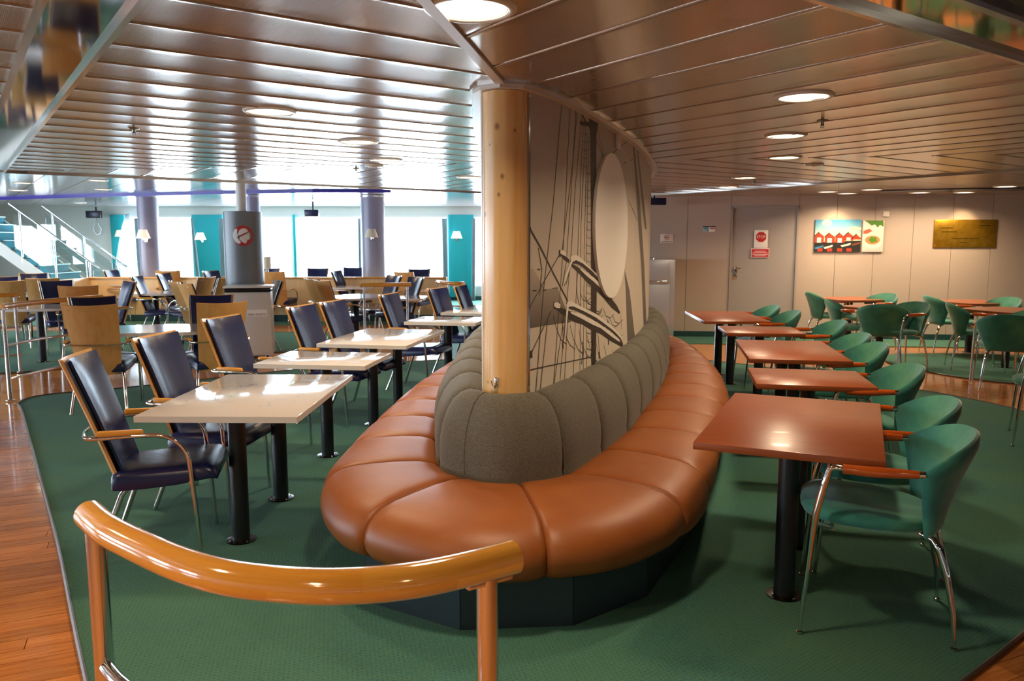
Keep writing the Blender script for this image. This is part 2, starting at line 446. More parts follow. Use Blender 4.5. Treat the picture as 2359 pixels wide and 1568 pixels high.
def plank_poly(i, s0, s1, wdt=0.092, pitch=0.095):
    o = pv * (i * pitch); return [tuple(pu * a + o + pv * b) for a, b in ((s0 + .0015, 0), (s1 - .0015, 0), (s1 - .0015, wdt), (s0 + .0015, wdt))]
rest = MB(); restmb = {}; nsingle = 0
rp = random.Random(3)
for i in range(-12, 190):
    s = -12 + rp.random() * 1.8
    while s < 14:
        e = s + 1.5 + rp.random() * 1.0; p = plank_poly(i, s, e); s = e
        cx = sum(q[0] for q in p) / 4; cy = sum(q[1] for q in p) / 4
        if not (X0 + .3 < cx < X1 - .3 and Y0 + .3 < cy < 20.8): continue
        for (a, b_, c) in ((1, 0, X1 - .02), (-1, 0, -X0 - .02), (0, 1, Y1 - .02), (0, -1, -Y0 - .02)): p = clip(p, a, b_, c)
        if area(p) < 0.01: continue
        smp = [p[k] for k in range(len(p))] + [(cx, cy)] + [((p[k][0] + cx) / 2, (p[k][1] + cy) / 2) for k in range(len(p))]
        if all(any(inside(q, cp) for cp in CARP) for q in smp): continue
        z = -0.009 + rp.random() * 0.0006
        near = (cy > 2.0 and cx < -1.0 and cy < 7.2 and cx > -0.68 * cy - 1.6) or (1.2 < cx < 4.6 and 1.8 < cy < 4.2)
        if near and nsingle < 290:
            MB().prism(p, -0.012, z + .009).build('plank', 'floor_wood', floor, smooth=False); nsingle += 1
        else: rest.prism(p, -0.012, z + .009)
ro = rest.build('planks', 'floor_wood', floor, smooth=False); ro['kind'] = 'stuff'

# ---- ceiling: backing, planks in four mitred fields, mirror strips, outer panels
ceiling = struct(MB().box(((X0 + X1) / 2, (Y0 + Y1) / 2, CZ + 0.72), (X1 - X0 + .2, Y1 - Y0 + .2, 0.1)).build('ceiling', 'ceiling_back'))
MB().box((-2.1, 14.9, CZ2 + .09), (24.6, 12.6, .04)).build('ceiling_deck', 'ceiling_back', ceiling)
dk = MB(); dk.prism([uvw(-RR - 10, -RR - .3), uvw(RR + .2, -RR - .3), uvw(RR + .2, RR + .2), uvw(-RR - 10, RR + .2)], CZ + .07, CZ + .11)
dk.build('ceiling_deck', 'ceiling_back', ceiling)
PW = 0.36
PROF = [(.003, .02), (.003, .000), (.006, -.004), (.010, -.0045), (.014, -.001), (.04, .0004), (.10, .0011), (.18, .0015), (.26, .0011), (.325, .0004), (.345, -.0008), (.355, 0), (.357, .02)]
def ceil_field(strips, lo, hi, pt, mat='ceiling_plank', name='plank'):
    for s0 in strips:
        rows = []
        for (q, z) in PROF:
            s = s0 + q; a, b_ = lo(s), hi(s)
            if b_ - a < 0.002: b_ = a + 0.002
            rows.append([Vector((*pt(s, a), CZ + z)), Vector((*pt(s, (a + b_) / 2), CZ + z)), Vector((*pt(s, b_), CZ + z))])
        MB().grid(rows).build(name, mat, ceiling, ang=60)
def rng(off, lo, hi):
    k = math.ceil((lo - off) / PW); out = []
    while off + (k + 1) * PW <= hi + .25: out.append(off + k * PW); k += 1
    return out
ceil_field(rng(-2.74, -RR, RR), lambda s: -RR, lambda s: max(-RR, -abs(s)), lambda s, a: uvw(a, s))      # front left, along u
ceil_field(rng(-2.484, -RR, RR), lambda s: -RR, lambda s: max(-RR, -abs(s)), lambda s, a: uvw(s, a))     # front right, along v
ceil_field(rng(-2.60, -RR, RR), lambda s: min(RR, abs(s)), lambda s: RR, lambda s, a: uvw(s, a))      # back left
ceil_field(rng(-2.60, -RR, RR), lambda s: min(RR, abs(s)), lambda s: RR, lambda s, a: uvw(a, s))      # back right
# strip over the front mitre and trims round the diamond
def strip3(p, q, wd, z0, z1, mat, name):
    p, q = Vector(p), Vector(q); d = (q - p).normalized(); n = Vector((-d.y, d.x)) * wd / 2
    return MB().prism([tuple(p - n), tuple(q - n), tuple(q + n), tuple(p + n)], z0, z1).build(name, mat, ceiling, smooth=False)
strip3(tw(-2.3, 0), tw(0.0, 0), .042, CZ - .012, CZ + .0, 'trim_white', 'mitre_strip')
SW = 0.24
def edge(a, b_, n, mat, nm):
    # a,b in (u,v); n outward unit in uv
    f = lambda k: [uvw(a[0] + n[0] * k, a[1] + n[1] * k), uvw(b_[0] + n[0] * k, b_[1] + n[1] * k)]
    for k0, k1, z0, z1, m, nmm in ((0, .022, CZ - .022, CZ + .02, 'trim_gloss', 'edge_trim'), (.022, SW, CZ + .001, CZ + .02, mat, nm), (SW, SW + .03, CZ - .016, CZ + .03, 'trim_gloss', 'edge_trim')):
        A = f(k0); B_ = f(k1); MB().prism([A[0], A[1], B_[1], B_[0]], z0, z1).build(nmm, m, ceiling, smooth=False)
edge((-RR, -RR), (-RR, RR), (-1, 0), 'mirror_steel', 'mirror_strip')
for (a, b_, n) in (((-RR, RR), (RR, RR), (0, 1)), ((RR, RR), (RR, -RR), (1, 0))):
    A = [uvw(*a), uvw(*b_)]; B_ = [uvw(a[0] + n[0] * .03, a[1] + n[1] * .03), uvw(b_[0] + n[0] * .03, b_[1] + n[1] * .03)]
    MB().prism([A[0], A[1], B_[1], B_[0]], CZ - .02, CZ + .03).build('edge_trim', 'trim_gloss', ceiling, smooth=False)
edge((-RR, -RR), (RR, -RR), (0, -1), 'mirror_brass', 'mirror_strip')
# left outer planks
ceil_field([-2.74 + PW * k for k in range(-5, 22)], lambda s: -RR - SW - 4.5 if s < 1.5 else -RR - SW - 3.0, lambda s: -RR - SW - .03, lambda s, a: uvw(a, s))
# outer far panels (flat glossy), clipped to the room
def outer(strips, wd, along_v, lo, hi):
    for s in strips:
        r = [(s + .006, lo), (s + wd - .006, lo), (s + wd - .006, hi), (s + .006, hi)]
        p = [uvw(a, b_) if along_v else uvw(b_, a) for a, b_ in r]
        for (a, b_, c) in ((1, 0, X1 - .02), (-1, 0, -X0 - .02), (0, 1, Y1 - .03), (0, -1, -Y0 - .02)): p = clip(p, a, b_, c)
        if along_v: # left of the axis only
            p = clip(p, AN.x, AN.y, AN.dot(NOSE))
        else: p = clip(p, -AN.x, -AN.y, -AN.dot(NOSE) - .005)
        zz = CZ2 if along_v else CZ
        if area(p) > .03: MB().prism(p, zz, zz + .02).build('panel', 'ceiling_panel' if along_v else 'ceiling_plank', ceiling, smooth=False)
outer([-11.4 + .6 * k for k in range(34)], .6, True, RR + .03, 18)
outer([-7.8 + .6 * k for k in range(26)], .6, False, RR + .03, 14)
# dark raised well beyond the brass strip
wl = MB(); q = [uvw(-RR - .3, -RR - SW - .03), uvw(RR, -RR - SW - .03)]; r2 = [uvw(-RR - .3, -RR - SW - .02), uvw(RR, -RR - SW - .02)]
MB().prism([q[0], q[1], r2[1], r2[0]], CZ, CZ + .6).build('well_fascia', 'mirror_brass', ceiling, smooth=False)
MB().prism([uvw(-RR - 1, -RR - SW - .04), uvw(RR, -RR - SW - .04), uvw(RR, -RR - 4.5), uvw(-RR - 1, -RR - 4.5)], CZ + .5, CZ + .52).build('well_panel', 'dark_recess', ceiling, smooth=False)
wl = MB()
for k in range(12):
    u0 = -RR - .5 + k * .7; A = Vector(uvw(u0, -RR - SW - .1)); B_ = Vector(uvw(u0, -RR - 4.4)); d = UD * .012
    wl.prism([tuple(A - d), tuple(B_ - d), tuple(B_ + d), tuple(A + d)], CZ + .485, CZ + .5)
for k in range(6):
    v0 = -RR - .7 - k * .7; A = Vector(uvw(-RR - .9, v0)); B_ = Vector(uvw(RR, v0)); d = VD * .012
    wl.prism([tuple(A - d), tuple(B_ - d), tuple(B_ + d), tuple(A + d)], CZ + .485, CZ + .5)
wl.build('well_batten', 'white_paint', ceiling, smooth=False)
# purple strip under the far ceiling
MB().prism([uvw(-RR, RR + .03), uvw(RR, RR + .03), uvw(RR, RR + .045), uvw(-RR, RR + .045)], CZ - .02, CZ2 + .06).build('step_fascia', 'trim_gloss', ceiling, smooth=False)
st1, st2 = Vector(tw(TC + 6.0 - .05, 0)), Vector(tw(20, 0)); MB().prism([tuple(st1), tuple(st2), tuple(st2 + AN * .02), tuple(st1 + AN * .02)], CZ, CZ2 + .06).build('step_fascia', 'trim_white', ceiling, smooth=False)
st1, st2 = Vector(uvw(-RR - 8, RR + .03)), Vector(uvw(-RR, RR + .03)); MB().prism([tuple(st1), tuple(st2), tuple(st2 - VD * .02), tuple(st1 - VD * .02)], CZ - .01, CZ2 + .06).build('step_fascia', 'trim_white', ceiling, smooth=False)
pp = [at(-250, 460, CZ2), at(0, 455, CZ2), at(280, 446, CZ2), at(560, 440, CZ2), at(720, 437, CZ2), at(900, 437, CZ2)]
pp = [(p.x, p.y) for p in pp]
m_ = MB()
for i in range(len(pp) - 1):
    a, b_ = Vector(pp[i]), Vector(pp[i + 1]); n = Vector((-(b_ - a).y, (b_ - a).x)).normalized() * .04
    m_.prism([tuple(a), tuple(b_), tuple(b_ + n), tuple(a + n)], CZ2 - .05, CZ2)
m_.build('purple_strip', 'purple', ceiling, smooth=False)
pp = [at(2030, 438, CZ), at(2200, 434, CZ), at(2480, 430, CZ)]; m_ = MB()
for i in range(len(pp) - 1):
    a, b_ = Vector((pp[i].x, pp[i].y)), Vector((pp[i + 1].x, pp[i + 1].y)); n = Vector((-(b_ - a).y, (b_ - a).x)).normalized() * .5
    m_.prism([tuple(a), tuple(b_), tuple(b_ + n), tuple(a + n)], CZ - .012, CZ)
m_.build('dark_strip', 'navy_dark', ceiling, smooth=False)

# ---- walls
def wallbox(name, p, q, z0, z1, th, mat, parent=None, out=1):
    p, q = Vector(p), Vector(q); d = (q - p).normalized(); n = Vector((-d.y, d.x)) * th * out
    o = MB().prism([tuple(p), tuple(q), tuple(q + n), tuple(p + n)], z0, z1).build(name, mat, parent, smooth=False)
    return o
ZT = CZ + .72
# far right wall with panels, door and baseboard
wr = struct(wallbox('wall_right', (WR0.x, WR0.y + .03), (WR1.x, WR1.y + .03), 0, ZT, .12, 'wall_beige'))
wdir = (WR1 - WR0).normalized(); wnor = Vector((wdir.y, -wdir.x, 0)); WL = (WR1 - WR0).length   # wnor points to the camera
def onR(px, py): return onplane(px, py, WR0, wnor)
def sR(px): return (onR(px, 600) - WR0).dot(wdir)
def Rpoly(s0, s1, z0, z1, d0, d1, name, mat, parent):
    a = WR0 + wdir * s0; b_ = WR0 + wdir * s1
    return MB().prism([tuple((a + wnor * d0).xy), tuple((b_ + wnor * d0).xy), tuple((b_ + wnor * d1).xy), tuple((a + wnor * d1).xy)], z0, z1).build(name, mat, parent, smooth=False)
D0, D1 = sR(1685), sR(1832); DZ = onR(1750, 479).z
s = 0.0; cuts = [0.0] + [sR(x) for x in (1572, 1662)] + [D0 - .05]
def panels(lo, hi):
    n = max(1, round((hi - lo) / .62)); w_ = (hi - lo) / n
    for k in range(n): Rpoly(lo + k * w_ + .003, lo + (k + 1) * w_ - .003, 0.0, CZ + .02, -.02, 0.0, 'panel', 'wall_panel', wr)
panels(0.0, D0 - .03); panels(D1 + .03, WL)
Rpoly(D0 - .027, D1 + .027, DZ + .03, CZ + .02, -.02, 0.0, 'panel', 'wall_panel', wr)
for lo, hi in ((0.0, D0 - .03), (D1 + .03, WL)):
    Rpoly(lo, hi, 0.0, 0.10, 0.0, .018, 'baseboard', 'teal_dark', wr)
door = struct(Rpoly(D0, D1, 0.02, DZ, -.024, -.018, 'door_1', 'door_grey', None))
for a, b_, z0, z1 in ((D0 - .03, D0, 0, DZ + .03), (D1, D1 + .03, 0, DZ + .03), (D0 - .03, D1 + .03, DZ, DZ + .03)):
    Rpoly(a, b_, z0, z1, -.02, .016, 'door_frame', 'door_grey', door)
hp = onR(1694, 622); hd = MB(); Mr = Matrix.Rotation(math.atan2(wdir.y, wdir.x), 3, 'Z')
hd.box(hp + wnor * -.008 + Vector((0, 0, -.04)), (.045, .014, .2), .005, Mr)
hd.box(hp + wnor * .03 + wdir * .03 + Vector((0, 0, .03)), (.11, .02, .02), .006, Mr); hd.box(hp + wnor * .012 + Vector((0, 0, .03)), (.018, .04, .018), .004, Mr)
hd.build('door_handle', 'chrome', door)
def faceM(p, right, nrm):
    up = Vector((0, 0, 1)); M = Matrix(((right.x, up.x, nrm.x, p.x), (right.y, up.y, nrm.y, p.y), (right.z, up.z, nrm.z, p.z), (0, 0, 0, 1))); return M
# remaining shell
struct(wallbox('wall_inner', (WR0.x, WR0.y), (WR0.x, Y1), 0, ZT, .1, 'wall_white', out=-1))
struct(wallbox('wall_side', (X1, Y0), (X1, WR1.y + .1), 0, ZT, .1, 'wall_beige', out=-1))
struct(wallbox('wall_front', (X0, Y0), (X1, Y0), 0, ZT, .1, 'wall_beige', out=-1))
# window walls: back (y=Y1) and left (x=X0)
def winwall(name, horiz, pos, lo, hi, wins, zs, zh, wn0, out):
    root = None; last = lo
    segs = []
    for (a, b_) in wins: segs.append((last, a)); last = b_
    segs.append((last, hi)); m = MB()
    def rect(a, b_, z0, z1):
        if horiz: m.box(((a + b_) / 2, pos + out * .06, (z0 + z1) / 2), (b_ - a, .12, z1 - z0))
        else: m.box((pos + out * .06, (a + b_) / 2, (z0 + z1) / 2), (.12, b_ - a, z1 - z0))
    for a, b_ in segs:
        if b_ - a > .01: rect(a, b_, zs, zh)
    rect(lo, hi, 0, zs); rect(lo, hi, zh, ZT)
    root = struct(m.build(name, 'wall_white', smooth=False))
    for k, (a, b_) in enumerate(wins):
        w_ = MB(); t = .05
        def bar(a0, b0, z0, z1):
            if horiz: w_.box(((a0 + b0) / 2, pos + out * .03, (z0 + z1) / 2), (b0 - a0, .07, z1 - z0))
            else: w_.box((pos + out * .03, (a0 + b0) / 2, (z0 + z1) / 2), (.07, b0 - a0, z1 - z0))
        bar(a, a + t, zs, zh); bar(b_ - t, b_, zs, zh); bar(a + t, b_ - t, zs, zs + t); bar(a + t, b_ - t, zh - t, zh)
        wo = struct(w_.build('window_%d' % (wn0 + k), 'white_paint', smooth=False))
        g = MB()
        if horiz: g.box(((a + b_) / 2, pos + out * .05, (zs + zh) / 2), (b_ - a - 2 * t, .008, zh - zs - 2 * t))
        else: g.box((pos + out * .05, (a + b_) / 2, (zs + zh) / 2), (.008, b_ - a - 2 * t, zh - zs - 2 * t))
        g.build('pane', 'window_glass', wo, smooth=False)
    return root
xb = lambda px: (px - 1179.5) * Y1 / FPX
bw = [(xb(297), xb(452)), (xb(518), xb(680)), (xb(684), xb(838)), (xb(842), xb(1034)), (xb(1090), xb(1260))]
wb = winwall('wall_back', True, Y1, X0, 2.2, bw, .35, 2.28, 1, 1)
winwall('wall_left', False, X0, Y0, Y1, [(-3, -1), (0, 2), (3, 5), (6, 8), (9, 11), (12, 14)], .8, 2.1, 6, -1)
struct(wallbox('baseboard_back', (X0, Y1 - .02), (2.2, Y1 - .02), 0, .12, .02, 'teal_dark'))

# ================================================================ ISLAND CURVES
WT = [(.10, .115), (.45, .235), (1.4, .43), (2.4, .585), (3.7, .70), (4.6, .735), (5.2, .72), (5.9, .6), (6.3, .3)]
WTL = [(.10, -.115), (.45, -.185), (1.4, -.38), (2.4, -.55), (3.7, -.68), (4.6, -.72), (5.2, -.70), (5.9, -.6), (6.3, -.3)]
CT = [(-.16, .11), (0.0, .314), (.495, .475), (1.03, .61), (1.64, .70), (2.21, .79), (3.03, .88), (4.0, .94), (5.0, .95), (5.9, .82), (6.4, .45)]
OTR = [(-.82, .33), (-.60, .68), (-.15, .95), (.35, 1.06), (1.0, 1.16), (1.7, 1.28), (2.4, 1.36), (3.2, 1.40), (3.94, 1.38), (5.04, 1.26), (5.83, 1.09), (6.6, .8), (7.05, .4)]
OTL = [(-.80, -.33), (-.58, -.66), (-.15, -.90), (.4, -1.0), (1.2, -1.08), (1.95, -1.14), (2.76, -1.16), (3.67, -1.14), (4.8, -1.05), (5.8, -.88), (6.6, -.6)]
def closed(R, L, nose, tip, n=14):
    pts = [nose] + R + [tip] + L[::-1]
    return [tw(*p) for p in catmull(pts, n)]
Wc = closed(WT, WTL, (0.0, 0.0), (6.42, 0))
Cc = closed(CT, [(a, -b_) for a, b_ in CT], (-.19, 0), (6.55, 0))
Oc = closed(OTR, OTL, (-.89, 0), (7.2, 0))
class Curve:
    def __init__(s, pts):
        s.p = [Vector(p) for p in pts]; s.n = len(pts); s.c = [0]
        for i in range(s.n): s.c.append(s.c[-1] + (s.p[(i + 1) % s.n] - s.p[i]).length)
        s.L = s.c[-1]
    def at(s, x):
        x %= s.L; lo, hi = 0, s.n
        while hi - lo > 1:
            m = (lo + hi) // 2
            if s.c[m] <= x: lo = m
            else: hi = m
        a, b_ = s.p[lo % s.n], s.p[(lo + 1) % s.n]; return a.lerp(b_, (x - s.c[lo]) / max(1e-9, s.c[lo + 1] - s.c[lo]))
    def proj(s, q):
        q = Vector(q); best = (9e9, 0)
        for i in range(s.n):
            a, b_ = s.p[i], s.p[(i + 1) % s.n]; d = b_ - a; t = max(0, min(1, (q - a).dot(d) / max(1e-12, d.length_squared)))
            r = (a + d * t - q).length
            if r < best[0]: best = (r, s.c[i] + d.length * t)
        return best[1]
    def nor(s, x): d = (s.at(x + .02) - s.at(x - .02)).normalized(); return Vector((d.y, -d.x))   # outward (curve runs counter-clockwise from above)
CW, CC, CO = Curve(Wc), Curve(Cc), Curve(Oc)
# seams: pairs (sC, sO, sW)
def seam(ci, oo): return [CC.proj(ci), CO.proj(oo), CW.proj(ci)]
right = [seam((.03, 3.62), (.14, 2.95)), seam((.27, 3.76), (.72, 3.46)), seam((.5, 4.22), (.97, 3.86))]
sc_ = right[-1][0]
def reg(sC):
    p = CC.at(sC); n = CC.nor(sC); q = p + n * .55
    return [sC, CO.proj(q), CW.proj(p)]
left0 = [seam((-.26, 3.65), (-.62, 3.2)), seam((-.39, 3.95), (-.93, 3.84))]
sL = left0[1][0]                       # close to CC.L
rest_len = (sL - sc_) % CC.L; nreg = round(rest_len / .52)
seams = right + [reg(sc_ + rest_len * k / nreg) for k in range(1, nreg)] + [left0[1], left0[0]]
def rngs(a, b_, L): return b_ if b_ >= a else b_ + L
bench = thing('banquette', 'long curved island bench, rust brown leather pads, grey tweed backrest, dark plinth', 'bench', (NOSE.x, NOSE.y, 0))
bo = Vector((NOSE.x, NOSE.y, 0))
SEATP = [(-.06, .38), (-.02, .43), (.03, .452), (.15, .470), (.35, .478), (.55, .476), (.72, .468), (.83, .452), (.90, .428), (.955, .395), (.985, .36), (.995, .32), (.98, .28), (.94, .245), (.88, .225), (.80, .22)]
BACKP = [(-.03, .40), (0.0, .46), (-.02, .53), (0.0, .60), (.07, .68), (.18, .745), (.33, .80), (.52, .835), (.72, .848), (.92, .838), (1.04, .81)]
def pad(i, j, prof, A, ia, B_, ib, name, mat, puff, na=13):
    a0, a1 = seams[i][ia], rngs(seams[i][ia], seams[j][ia], A.L); b0, b1 = seams[i][ib], rngs(seams[i][ib], seams[j][ib], B_.L)
    G = []; zc = sum(z for u, z in prof) / len(prof)
    for k in range(na + 1):
        f = k / na; f = .5 - .5 * math.cos(PI * f) if True else f
        f = .35 * (k / na) + .65 * f
        g = (1 - abs(2 * f - 1) ** 5); e = puff * (1 - math.sqrt(max(0, 1 - abs(2 * f - 1) ** 6)))
        gap = .0025 * (1 if k == 0 else -1 if k == na else 0)
        p = A.at(a0 + (a1 - a0) * f + gap); q = B_.at(b0 + (b1 - b0) * f + gap); d = q - p; Ln = d.length
        row = []
        for m, (u, z) in enumerate(prof):
            um, zm = (.45, .33) if ia == 0 and ib == 1 else (.9, .55)
            dv = Vector(((um - u) * Ln, zm - z)); dv.normalize()
            uu = u + dv.x * e / Ln; zz = z + dv.y * e
            pt = p + d * uu; row.append(Vector((pt.x, pt.y, zz)) - bo)
        G.append(row)
    mb = MB(); mb.grid(G); n = len(prof)
    mb.f.append([k for k in range(n)]); mb.f.append([na * n + k for k in range(n)][::-1])
    return mb.build(name, mat, bench, ang=70)
N = len(seams)
for i in range(N):
    j = (i + 1) % N
    pad(i, j, SEATP, CC, 0, CO, 1, 'seat_pad', 'leather', .024)
# backrest: nose pad spans the three wedge cushions
spans = [(N - 2, 1)] + [(i, i + 1) for i in range(1, N - 2)]
for i, j in spans: pad(i, j, BACKP, CC, 0, CW, 2, 'backrest_pad', 'tweed', .03, na=18 if (i, j) == spans[0] else 12)
# fine piping lines on the nose backrest
for sm in (seams[0], seams[N - 1]):
    p = CC.at(sm[0]); q = CW.at(sm[2]); d = q - p; path = []
    for u, z in BACKP[1:]:
        n2 = Vector((-d.normalized().x, -d.normalized().y)); path.append(Vector((p.x + d.x * u, p.y + d.y * u, z)) + Vector((n2.x, n2.y, 0)) * .0015 - bo)
    MB().tube(path, .0022, 5).build('piping', 'tweed', bench)
# plinth: facets
pl = [(-.61, -.50), (-.795, -.03), (-.68, .42), (-.36, .72), (.56, 1.0), (1.6, 1.13), (2.8, 1.24), (4.0, 1.24), (5.1, 1.12), (6.1, .85), (6.8, .4), (6.9, -.1), (6.4, -.5), (5.4, -.82), (4.2, -1.0), (2.9, -1.03), (1.6, -.98), (.4, -.88)]
for k in range(len(pl)):
    a, b_ = Vector(tw(*pl[k])), Vector(tw(*pl[(k + 1) % len(pl)])); d = (b_ - a).normalized(); n = Vector((-d.y, d.x)) * .02
    a2, b2 = a + d * .002, b_ - d * .002
    MB().prism([tuple(x - bo.xy) for x in (a2, b2, b2 + n, a2 + n)], 0.012, .30).build('plinth_panel', 'plinth', bench, smooth=False)
inn = MB(); inn.prism([tuple(Vector(tw(t * .97 + .08, w * .95)) - bo.xy) for t, w in pl], .25, .31); inn.build('seat_board', 'plinth', bench, smooth=False)

# ---- partition wall with the mural, ceiling ring, oval disc
part = thing('partition', 'curved partition wall covered by a sepia print of sailing ship rigging', 'partition', (*tw(3, 0), 0))
po = part.location.copy()
def band(s0, s1, z0, z1, off0, off1, name, mat, parent, n=16, org=po):
    G = []
    for k in range(n + 1):
        s_ = s0 + (s1 - s0) * k / n; p = CW.at(s_); nn = CW.nor(s_)
        A = p + nn * off0; B_ = p + nn * off1
        G.append([Vector((A.x, A.y, z0)) - org, Vector((B_.x, B_.y, z0)) - org, Vector((B_.x, B_.y, z1)) - org, Vector((A.x, A.y, z1)) - org])
    mb = MB(); mb.grid(G, cv=True); mb.f.append([0, 1, 2, 3]); mb.f.append([n * 4 + 3, n * 4 + 2, n * 4 + 1, n * 4])
    return mb.build(name, mat, parent, ang=25)
sR0 = CW.proj(tw(.10, .115)); sR1 = CW.proj(tw(6.3, .3)); sL1 = CW.proj(tw(6.3, -.3)); sL0 = CW.proj(tw(.10, -.115))
cutsR = [sR0, sR0 + 1.25, sR0 + 2.5, sR0 + 3.75, sR0 + 5.0, sR1]
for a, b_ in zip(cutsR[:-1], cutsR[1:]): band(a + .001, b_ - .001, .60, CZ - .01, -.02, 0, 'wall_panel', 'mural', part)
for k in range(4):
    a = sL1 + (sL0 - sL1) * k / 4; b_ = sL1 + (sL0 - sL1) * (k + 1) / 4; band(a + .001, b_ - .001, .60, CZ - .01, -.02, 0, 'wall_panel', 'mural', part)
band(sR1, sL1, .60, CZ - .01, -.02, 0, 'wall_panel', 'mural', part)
band(0, CW.L, CZ - .028, CZ - .006, -.05, .040, 'ceiling_ring', 'trim_white', part, n=160)
band(0, CW.L, CZ - .010, CZ + .002, .035, .055, 'ring_lip', 'trim_gloss', part, n=160)
band(sR0 - .004, sR0 + .008, .82, CZ - .03, 0, .006, 'edge_profile', 'steel', part, n=2)
# pixel -> point on the right hand face
RP = [CW.at(sR0 + (sR1 - sR0) * k / 260) for k in range(261)]
RN = [CW.nor(sR0 + (sR1 - sR0) * k / 260) for k in range(261)]
def onM(px, py, off):
    d = ray(px, py); m = d.x / d.y
    for k in range(260):
        a, b_ = RP[k], RP[k + 1]; fa, fb = a.x - m * a.y, b_.x - m * b_.y
        if fa * fb <= 0 and fa != fb:
            t = fa / (fa - fb); p = a.lerp(b_, t); z = EYE + d.z * p.y / d.y; n = RN[k]
            return Vector((p.x + n.x * off, p.y + n.y * off, z))
    p = RP[0] if m < RP[0].x / RP[0].y else RP[215]; z = EYE + d.z * p.y / d.y
    return Vector((p.x, p.y, z))
cropx = lambda c: (1050 + c[0] / 1.9608, 160 + c[1] / 1.96)
def mline(mb, pts, w, off=.0016):
    # ribbon along crop-pixel points, width w in metres
    P = []
    for i in range(len(pts) - 1):
        a, b_ = pts[i], pts[i + 1]; n = max(1, int(math.hypot(a[0] - b_[0], a[1] - b_[1]) / 40))
        for k in range(n): P.append((a[0] + (b_[0] - a[0]) * k / n, a[1] + (b_[1] - a[1]) * k / n))
    P.append(pts[-1]); Q = [onM(*cropx(p), off) - po for p in P]; G = []
    for i in range(len(Q)):
        d = Q[min(i + 1, len(Q) - 1)] - Q[max(i - 1, 0)]; h = Vector((d.x, d.y, 0)).length
        hd = Vector((d.x, d.y, 0)).normalized() if h > 1e-5 else Vector((0.4, .9, 0)).normalized()
        # perpendicular inside the wall surface
        vx, vz = (h if h > 1e-5 else 0), d.z; L = math.hypot(vx, vz) or 1
        n = hd * (-vz / L) + Vector((0, 0, vx / L)); G.append([Q[i] - n * w / 2, Q[i] + n * w / 2])
    mb.grid(G)
def mpoly(mb, rows, off=.0012):
    # rows: pairs of crop points (left edge, right edge) swept
    G = []
    for i in range(len(rows) - 1):
        for k in range(6):
            t = k / 6; A = [rows[i][e][0] * (1 - t) + rows[i + 1][e][0] * t for e in (0, 1)]; B_ = [rows[i][e][1] * (1 - t) + rows[i + 1][e][1] * t for e in (0, 1)]
            G.append([onM(*cropx((A[0] + (A[1] - A[0]) * j / 4, B_[0] + (B_[1] - B_[0]) * j / 4)), off) - po for j in range(5)])
    G.append([onM(*cropx((rows[-1][0][0] + (rows[-1][1][0] - rows[-1][0][0]) * j / 4, rows[-1][0][1] + (rows[-1][1][1] - rows[-1][0][1]) * j / 4)), off) - po for j in range(5)])
    mb.grid(G)
m1 = MB(); mpoly(m1, [((314, 905), (314, 1172)), ((350, 900), (360, 1162)), ((400, 990), (420, 1152)), ((460, 988), (520, 1140))], .0008); m1.build('print_sail', 'print_sail', part)
m1 = MB(); mpoly(m1, [((598, 195), (648, 222)), ((603, 240), (640, 258)), ((606, 290), (634, 300)), ((610, 600), (634, 600)), ((610, 1000), (636, 1000)), ((612, 1345), (632, 1340))]); m1.build('print_mast', 'print_mast', part)
def c2(x, y): return ((1200 + x / 5.227 - 1050) * 1.9608, (540 + y / 5.227 - 160) * 1.96)
def rows2(*r): return [(c2(a, b_), c2(c, d)) for a, b_, c, d in r]
m1 = MB()
mpoly(m1, rows2((472, 225, 470, 240), (520, 250, 515, 300), (580, 300, 578, 345)), .0015)
mpoly(m1, rows2((608, 345, 605, 380), (700, 405, 700, 470), (800, 490, 800, 580), (900, 590, 900, 670), (1000, 700, 990, 760), (1100, 830, 1090, 880), (1192, 940, 1182, 955)), .0015)
mpoly(m1, rows2((610, 338, 612, 350), (660, 308, 680, 352), (740, 345, 760, 402), (860, 445, 850, 492), (940, 540, 930, 572), (978, 600, 972, 622)), .0022)
mpoly(m1, rows2((1085, 768, 1060, 800), (1150, 850, 1120, 870), (1192, 935, 1182, 948)), .0022)
mpoly(m1, rows2((400, 862, 402, 885), (470, 870, 465, 940), (535, 905, 530, 975)), .0015)
mpoly(m1, rows2((480, 930, 470, 950), (560, 915, 560, 1010), (600, 925, 640, 1050), (720, 960, 740, 1082), (850, 1030, 850, 1152), (960, 1080, 950, 1192), (1090, 1190, 1080, 1282), (1180, 1270, 1190, 1340), (1236, 1350, 1232, 1362)), .0015)
mpoly(m1, rows2((572, 868, 580, 892), (630, 866, 650, 908), (740, 915, 760, 958), (850, 972, 850, 1012), (960, 1045, 960, 1072), (1100, 1148, 1100, 1172), (1200, 1250, 1200, 1282), (1228, 1320, 1222, 1330)), .0026)
m1.build('print_yard', 'print_mast', part)
m1 = MB()
mpoly(m1, rows2((470, 190, 472, 230), (510, 190, 520, 255), (545, 230, 545, 270)), .002)
mpoly(m1, rows2((590, 268, 600, 335), (625, 250, 630, 325), (660, 246, 655, 308), (720, 282, 720, 338), (800, 365, 790, 405), (870, 438, 870, 470), (940, 500, 945, 545), (985, 640, 985, 650)), .002)
mpoly(m1, rows2((705, 408, 712, 424), (790, 455, 790, 500), (870, 515, 870, 565), (960, 600, 955, 645)), .0026)
mpoly(m1, rows2((395, 825, 398, 868), (430, 812, 430, 885), (472, 840, 470, 885)), .002)
